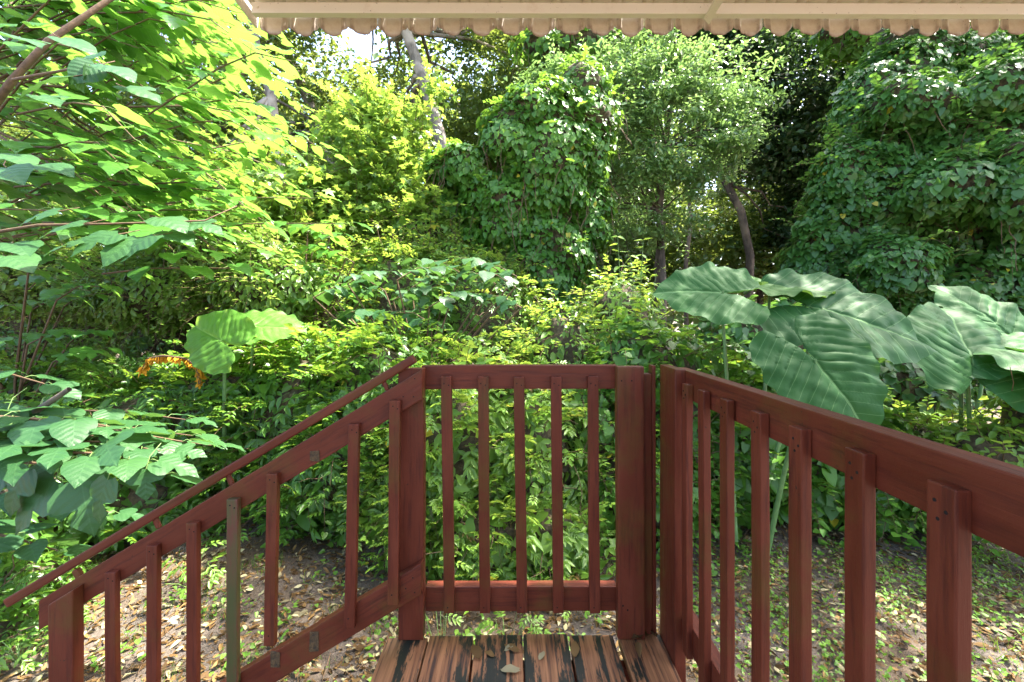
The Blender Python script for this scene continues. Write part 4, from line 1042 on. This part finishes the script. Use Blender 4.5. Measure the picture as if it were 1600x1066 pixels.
# second row
thicket(130, 6.0, [E(80, 500, 6.0, 1.7, .6, .95), E(300, 490, 5.8, 1.2, .6, .95)], 3200, .19, L_CREEP, 'thicket beyond the low broad leaves at the left', nind=120, nsp=200)
thicket(520, 5.8, [E(480, 490, 5.6, .9, .5, .8), E(620, 480, 5.8, .9, .5, .9), E(750, 500, 5.8, .8, .5, .85)], 3200, .17, L_CREEPY, 'sunlit thicket around the young broad-leaved shrub', nind=160, nsp=300)
for (px_, Y_, ee, lab_) in ((60, 5.6, [E(60, 330, 5.6, .6, .5, .5), E(20, 400, 5.5, .6, .45, .4), E(110, 400, 5.7, .5, .4, .4)], 'slim sunlit sapling at the far left under the broad-leaved tree'),
                           (210, 6.0, [E(200, 360, 6.0, .6, .5, .4), E(250, 420, 5.9, .6, .4, .4), E(150, 440, 5.8, .6, .4, .35)], 'small pale sapling behind the rusty dry frond'),
                           (350, 6.2, [E(350, 350, 6.2, .6, .5, .45), E(400, 420, 6.0, .6, .4, .4)], 'pale sapling beyond the left elephant ear plant')):
    tree('sapling', base_at(px_, Y_), [at(px_, 480, Y_), at(px_+8, 400, Y_), at(px_-5, 330, Y_)], .022, .010, ee, 75, 34, .24, .085, L_SAP, M_TWIG, lab_, 'sapling', temps=T_OV, limbs=24, back=.9, nsp=60, spl=.5, sps=.1)
thicket(330, 5.0, [E(340, 410, 5.2, .9, .45, .6), E(230, 460, 5.0, .8, .45, .45), E(420, 450, 5.0, .7, .4, .5), E(120, 440, 5.4, .9, .45, .5), E(10, 420, 5.2, .7, .45, .6)], 12500, .085, L_SAP, 'small-leaved bright brush under the broad-leaved tree', nind=200, nsp=420, temps=T_OV, spl=.45)
thicket(740, 6.2, [E(700, 420, 6.3, .6, .4, .5), E(600, 430, 6.2, .7, .4, .5), E(780, 460, 6.2, .4, .35, .5), E(660, 370, 6.5, .6, .4, .4)], 8500, .085, L_CREEPY, 'sunlit brush between the saplings and the foot of the vine column', nind=120, nsp=420, temps=T_OV, spl=.5)
thicket(880, 5.2, [E(880, 560, 5.2, .6, .4, .7), E(970, 500, 5.3, .5, .4, .6)], 1400, .10, L_CREEPY, 'light straggling creeper at the foot of the vine-covered tree', nind=100, nsp=200, temps=T_OV)
thicket(1250, 5.2, [E(1180, 560, 5.2, .9, .5, .7), E(1400, 590, 5.0, 1.3, .5, .6)], 2400, .11, L_VINED, 'dark creeper behind the elephant ear plants', nind=60, nsp=150, temps=T_HE)

# tall leafy shoot in the middle right
sh = empty('leafy_shoot', tuple(base_at(985, 4.3)), 'upright pale shoots with pointed leaves above the mound, left of the elephant ears', 'plant')
f = Foliage(T_OV, L_CREEPY); tb = Tubes()
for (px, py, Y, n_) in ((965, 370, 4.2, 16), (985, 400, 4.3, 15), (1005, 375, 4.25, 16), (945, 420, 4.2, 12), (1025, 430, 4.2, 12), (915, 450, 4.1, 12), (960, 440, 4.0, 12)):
    e = at(px, py, Y); b0 = base_at(985, 4.3)+np.array((rng.normal(0, .06), rng.normal(0, .06), 0))
    P_ = np.array([b0, b0*.5+e*.5+np.array((0, 0, .1)), e]); tb.add(P_, [.009, .006, .002], 5)
    for t_ in np.linspace(.55, 1, n_):
        p = P_[1]*(1-(t_-.5)*2)+P_[2]*(t_-.5)*2
        for s in range(2):
            dd = unit(rng.normal(0, .8, 3)*np.array((1, .7, .2))+np.array((0, 0, .35 if t_ > .9 else .0)))
            f.add(p[None], unit(np.array((0, -.25, 1))+rng.normal(0, .25, 3))[None], dd[None], np.array([.135*(1.2-.5*t_)]), np.array([.55+.4*t_+rng.normal(0, .1)]))
tb.obj('stems', M_GSTEM, sh); f.build(sh, 180)

# ------------------------------------------------------------------ elephant ears
def ear_mesh(seed, mat, fold=.0, cup=.10, tipdroop=.25, wave=.045):
    r = np.random.default_rng(seed); nr, na = 26, 120
    th = np.linspace(-np.pi, np.pi, na+1)
    kx = [0, 15, 30, 50, 75, 100, 125, 145, 160, 170, 176, 180]
    ky = [.80, .72, .64, .585, .55, .55, .58, .58, .50, .30, .10, .04]
    rad = np.interp(np.abs(np.degrees(th)), kx, ky); ph = r.random()*6
    V = [(0, 0, 0)]; 
    for j in range(1, nr+1):
        q = j/nr
        for i, a in enumerate(th):
            rr = rad[i]*q*(1+.018*math.sin(a*17+ph)*q)
            x, y = rr*math.sin(a), rr*math.cos(a); ax = abs(x)
            vq = (y-.62*ax)*9.0+.22*math.sin(ax*9+ph)*min(1, ax*4); vein = abs((vq % 1)-.5)*2          # 1 at the veins
            z = -cup*.2 + cup*(ax*1.2) - .55*cup*ax*ax*4 - tipdroop*max(0, y)**2 - tipdroop*.9*max(0, -y)**2*1.2
            z += -.017*(vein**7)*min(1, ax*9)*(1-q**6) + .008*(1-vein)
            z += wave*math.sin(a*8+ph)*q**4*.6+wave*.5*math.sin(a*15+ph*2)*q**6 + .012*math.sin(x*14+ph)*math.sin(y*11+ph)+.006*math.sin(x*31+ph)*math.sin(y*27+2*ph)
            z -= .016*math.exp(-(ax/.02)**2)
            z += fold*ax
            V.append((x, y, z))
    F3 = []; F4 = []; n = na+1
    for i in range(na): F3.append((0, 1+i, 2+i))
    for j in range(nr-1):
        for i in range(na): F4.append((1+j*n+i, 1+(j+1)*n+i, 1+(j+1)*n+i+1, 1+j*n+i+1))
    V = np.array(V); return npmesh('leaf_blade', V, [np.array(F4), np.array(F3)], mat, uv=V[:, :2], rnd=np.full(len(V), r.random()))
def ear(root, att, size, nrm, tip, base, seed, mat=None, stalk_r=.014, **kw):
    att = np.array(att); nn = unit(np.array(nrm, float)); D = np.array(tip, float); D = unit(D-nn*np.dot(D, nn)); X = np.cross(D, nn)
    M = Matrix.Identity(4)
    for c, v in enumerate((X, D, nn)):
        for r_ in range(3): M[r_][c] = v[r_]*size
    for r_ in range(3): M[r_][3] = att[r_]
    o = bpy.data.objects.new('leaf', ear_mesh(seed, mat or L_EAR, **kw)); place(o, root, M)
    # stalk: arching from the crown of the plant to the back of the blade
    b = np.array(base); s = Tubes(); P_ = []
    hook = att-nn*.05
    for i in range(9):
        t = i/8; p = b*(1-t)**2+2*t*(1-t)*(b*.35+hook*.65+np.array((0, 0, .15)))+hook*t*t; P_.append(p)
    P_.append(att-nn*.004)
    s.add(P_, [stalk_r*(1.5-.9*i/9) for i in range(10)], 8)
    s.obj('leaf_stalk', M_PETI, root)
e1 = empty('elephant_ear_plant', tuple(base_at(1165, 3.3)), 'tall elephant ear plant with large leaves above the start of the right railing', 'plant', 'elephant ear plants')
B = base_at(1165, 3.35)
ear(e1, at(1130, 455, 3.35), .65, (-.05, -.70, .71), (-.9, .15, .10), B+np.array((-.08, 0, .1)), 1, cup=.10, tipdroop=.18, wave=.035)
ear(e1, at(1205, 443, 3.6), .72, (.05, -.25, .95), (1, .05, .10), B+np.array((.1, 0, .1)), 2, mat=L_EARY, tipdroop=.2)
ear(e1, at(1288, 482, 3.25), .92, (-.05, -.66, .76), (1, -.35, -.42), B+np.array((.12, .1, .1)), 3, cup=.05, tipdroop=.25)
ear(e1, at(1275, 562, 2.75), .66, (-.12, -.86, .50), (.42, -.30, -.90), B+np.array((.1, -.1, .0)), 4, cup=.10, tipdroop=.25)
e2 = empty('elephant_ear_plant', tuple(base_at(1520, 3.5)), 'elephant ear plant at the right edge, with one leaf raised upright', 'plant', 'elephant ear plants')
B = base_at(1520, 3.5)
ear(e2, at(1520, 556, 3.2), .80, (.02, -.80, .60), (.35, .30, .95), B, 5, cup=.1, tipdroop=.2)
ear(e2, at(1505, 545, 3.4), .78, (-.10, -.38, .92), (1, -.25, -.16), B+np.array((-.1, 0, 0)), 6, tipdroop=.2)
ear(e2, at(1560, 505, 3.9), .75, (.1, -.8, .6), (-.25, .2, .9), B+np.array((.1, .2, 0)), 7)
ear(e2, at(1640, 560, 3.1), .8, (.1, -.5, .85), (.7, -.6, -.3), B+np.array((.2, 0, 0)), 8)
e3 = empty('elephant_ear_plant', tuple(base_at(350, 3.9)), 'elephant ear plant with round leaves in a lit, brightened colour in the left thicket', 'plant', 'elephant ear plants')
B = base_at(350, 3.9)
ear(e3, at(344, 532, 3.5), .50, (-.10, -.92, .38), (-.62, .2, .25), B, 9, mat=L_EARL, cup=.12, tipdroop=.15)
ear(e3, at(395, 508, 3.9), .58, (.05, -.48, .87), (.9, .1, .1), B+np.array((.1, .1, 0)), 10, mat=L_EARL)
ear(e3, at(300, 600, 4.3), .45, (0, -.6, .8), (-.5, -.5, -.3), B+np.array((-.1, .1, 0)), 11)

# rusty dry frond
fd = empty('dry_frond', tuple(at(265, 560, 3.75)), 'rusty orange dead frond drooping below the left elephant ear', 'dead frond')
f = Foliage(T_OV, L_FROND); tb = Tubes()
P_ = [at(312, 600, 3.7), at(308, 572, 3.7), at(290, 560, 3.7), at(255, 556, 3.7), at(232, 560, 3.7), at(222, 578, 3.7)]
tb.add(P_, [.012, .012, .011, .010, .008, .005], 6)
for i in range(len(P_)-1):
    for t_ in np.linspace(0, 1, 40):
        p = P_[i]*(1-t_)+P_[i+1]*t_
        f.add(p[None], unit(rng.normal(0, .6, 3)+np.array((0, -1, .1)))[None], (rng.normal(0, .35, 3)+np.array((0, 0, -1)))[None], np.array([.055*(.5+rng.random())]))
tb.obj('stalk', M_TWIG, fd); f.build(fd, 0)

# ------------------------------------------------------------------ ground cover
lt = Foliage([T_oval4(.4, .25, .3), T_oval4(.5, -.2, .25), T_oval4(.34, .1, -.2)], L_DEAD)
n = 34000
X = rng.uniform(-3.6, 3.8, n); Y = rng.uniform(1.2, 4.3, n); P = np.stack((X, Y, gz(X, Y)+.004+.012*rng.random(n)), 1)
keep = snoise(P*np.array((1, 1, 0)), 1.6) > rng.uniform(-1.2, .7, n); P = P[keep]; n = len(P)
lt.add(P, unit(rng.normal(0, .3, (n, 3))+np.array((0, 0, 1))), rng.normal(0, 1, (n, 3))*np.array((1, 1, .1)), .058*(.25+rng.random(n)**2.2))
def as_stuff(f, name, label, cat):
    tmp = empty('t', (0, 0, 0), 'x', 'x'); f.build(tmp, 0); ch = tmp.children[0]; ch.parent = None; ch.name = name; bpy.data.objects.remove(tmp)
    tag(ch, label, cat, kind='stuff'); return ch
as_stuff(lt, 'leaf_litter', 'brown fallen leaves scattered over the sandy ground', 'leaf litter')
lt = Foliage([T_oval(.4, .25, .3), T_oval(.5, -.2, .25)], L_DEADG)
n = 4500; X = rng.uniform(-3.6, 3.8, n); Y = rng.uniform(1.2, 4.3, n)
lt.add(np.stack((X, Y, gz(X, Y)+.008+.012*rng.random(n)), 1), unit(rng.normal(0, .3, (n, 3))+np.array((0, 0, 1))), rng.normal(0, 1, (n, 3))*np.array((1, 1, .1)), .055*(.4+.9*rng.random(n)))
as_stuff(lt, 'pale_leaf_litter', 'bleached grey fallen leaves on the ground under the railings', 'leaf litter')
tw = Tubes()
for i in range(900):
    x, y = rng.uniform(-3.5, 3.6), rng.uniform(1.3, 4.2); a = rng.random()*6.28; l = rng.uniform(.05, .3)
    z = float(gz(x, y))+.012; tw.wig((x, y, z), (x+l*math.cos(a), y+l*math.sin(a), z+.01), .0028, .0014, 3, .06, 4)
tmp = empty('t', (0, 0, 0), 'x', 'x'); o = tw.obj('fallen_twigs', M_TWIG, tmp); o.parent = None; bpy.data.objects.remove(tmp); tag(o, 'thin fallen twigs lying among the dead leaves', 'twigs', kind='stuff')
wd = Foliage(T_HE[:2]+T_OV[:1], L_WEED)
def weeds(nc, xr, yr, per, rad, s):
    for _ in range(nc):
        cx, cy = rng.uniform(*xr), rng.uniform(*yr); m = rng.integers(per//2, per)
        x = cx+rng.normal(0, rad, m); y = cy+rng.normal(0, rad, m); h = .01+.05*rng.random(m)
        wd.add(np.stack((x, y, gz(x, y)+h), 1), unit(rng.normal(0, .35, (m, 3))+np.array((0, 0, 1))), rng.normal(0, 1, (m, 3))*np.array((1, 1, .2)), s*(.5+rng.random(m)), .3+.6*rng.random(m))
weeds(150, (1.0, 4.0), (1.5, 3.4), 60, .10, .021)
weeds(40, (-3.4, -.5), (1.6, 3.2), 26, .07, .027)
weeds(16, (-.9, 1.0), (1.6, 3.0), 24, .07, .034)
as_stuff(wd, 'ground_weeds', 'low green weeds spreading over the bare ground', 'weeds')
gr = Foliage([(np.array([(-.03, 0, 0), (.03, 0, 0), (.012, .6, .04), (0, 1, 0), (-.012, .6, .04)], float), [np.array([(0, 1, 2, 4)]), np.array([(4, 2, 3)])])], L_WEED)
n = 5200; cx = rng.uniform(-3.3, 3.9, n//26); cy = rng.uniform(1.4, 3.3, n//26)
X = np.repeat(cx, 26)+rng.normal(0, .05, (n//26)*26); Y = np.repeat(cy, 26)+rng.normal(0, .05, (n//26)*26); n = len(X)
gr.add(np.stack((X, Y, gz(X, Y)), 1), unit(rng.normal(0, 1, (n, 3))*np.array((1, 1, .15))), rng.normal(0, .55, (n, 3))*np.array((1, 1, 0))+np.array((0, 0, 1)), .06*(.4+rng.random(n)))
as_stuff(gr, 'grass_tufts', 'thin tufts of grass on the bare ground', 'grass')
# creeper seedlings on the ground by the stair rail and under the front rail
def seedling(px, py, Y, label, n_=9, s_=.12):
    p = at(px, py, Y); b = np.array((p[0], p[1], float(gz(p[0], p[1]))))
    root = empty('creeper_seedling', tuple(b), label, 'plant', 'creeper seedlings near the railings')
    f = Foliage(T_PINN, L_CREEPY); tb = Tubes()
    for k in range(n_):
        a = k*2.4; e = b+np.array((.16*math.cos(a)*rng.random(), .16*math.sin(a)*rng.random(), (p[2]-b[2])*(.4+.6*rng.random())))
        tb.add([b, (b+e)/2+np.array((0, 0, .02)), e], [.003, .0025, .002], 4)
        f.add(e[None], unit(np.array((.3*math.cos(a), .3*math.sin(a)-.35, 1))+rng.normal(0, .1, 3))[None], np.array((math.cos(a), math.sin(a), -.2))[None], np.array([s_*(.7+.5*rng.random())]), np.array([.5+.3*rng.random()]))
    tb.obj('stem', M_GSTEM, root); f.build(root, n_)
seedling(300, 860, 2.9, 'pale creeper seedling on the ground behind the fourth stair baluster', 12, .15)
seedling(690, 945, 2.2, 'small creeper seedling beside the foot of the left front post', 10, .12)
seedling(790, 960, 2.3, 'creeper seedling just beyond the deck edge in the middle', 9, .12)
seedling(870, 965, 2.2, 'low creeper seedling beyond the fourth front baluster', 6, .11)
seedling(30, 990, 2.3, 'creeper seedling clump at the lower left corner beyond the bottom post', 14, .13)
seedling(90, 960, 2.6, 'creeper seedlings behind the bottom post of the stair railing', 14, .13)

# fallen leaves on the deck
DL = 'dead leaves lying on the deck'
for (px, py, s_, a, nx, mat, lab) in ((749, 1032, .085, .4, 0, L_DEAD, 'purple-brown curled dead leaf on the second gap between deck planks'), (803, 1010, .05, 2.2, 1, L_DEADG, 'small pinkish dead leaf near the far end of the middle plank'),
        (810, 1020, .07, 1.0, 0, L_DEAD, 'narrow tan dead leaf slanting over the middle gap'), (811, 1050, .075, 1.5, 1, L_DEADG, 'pale grey oval dead leaf nearest the camera on the middle plank'),
        (850, 1021, .045, 2.6, 0, L_DEADG, 'tiny twisted dead leaf on the fourth plank'), (898, 1007, .075, 3.0, 1, L_DEAD, 'long brown dead leaf at the far end of the fifth plank'), (772, 1028, .05, .9, 0, L_DEAD, 'small brown leaf scrap on the third plank')):
    Y = FPX*CAMH/(py-495); x = (px-800)/FPX*Y
    V, F = T_grid([(0, .05, .05), (.2, .2, .18), (.45, .27, .25), (.7, .2, .22), (.9, .08, .09), (1, .005, .005)], .12, .08, .05, seed=px)
    V = V.copy(); V[:, 2] -= V[:, 2].min(); V *= s_*.8
    o = bpy.data.objects.new('dead_leaf', npmesh('dead_leaf', V, F, mat, uv=V[:, :2], rnd=np.full(len(V), .25+.6*rng.random()))); link(o)
    o.location = (x, Y, .002); o.rotation_euler = (0, 0, a)
    tag(o, lab, 'leaf', DL)
o_ = Foliage([T_oval(.4, .3, .2)], L_DEAD)
for k, (px, py) in enumerate(((985, 996), (1000, 1000), (1012, 995), (1022, 998), (995, 1006))):
    Y = FPX*CAMH/(py-495); x = (px-800)/FPX*Y
    V, F = T_oval(.4, .3, .2); V = V*.055; V[:, 2] -= V[:, 2].min()
    o = bpy.data.objects.new('dead_leaf', npmesh('dead_leaf', V, F, L_DEAD, uv=V[:, :2], rnd=np.full(len(V), rng.random()))); link(o)
    o.location = (x, Y-.02, .003+.002*k); o.rotation_euler = (rng.normal(0, .3), rng.normal(0, .2), rng.random()*6)
    tag(o, ('leftmost', 'second from the left', 'middle', 'rightmost', 'nearest')[k]+' small curled leaf heaped at the foot of the corner post', 'leaf', DL)
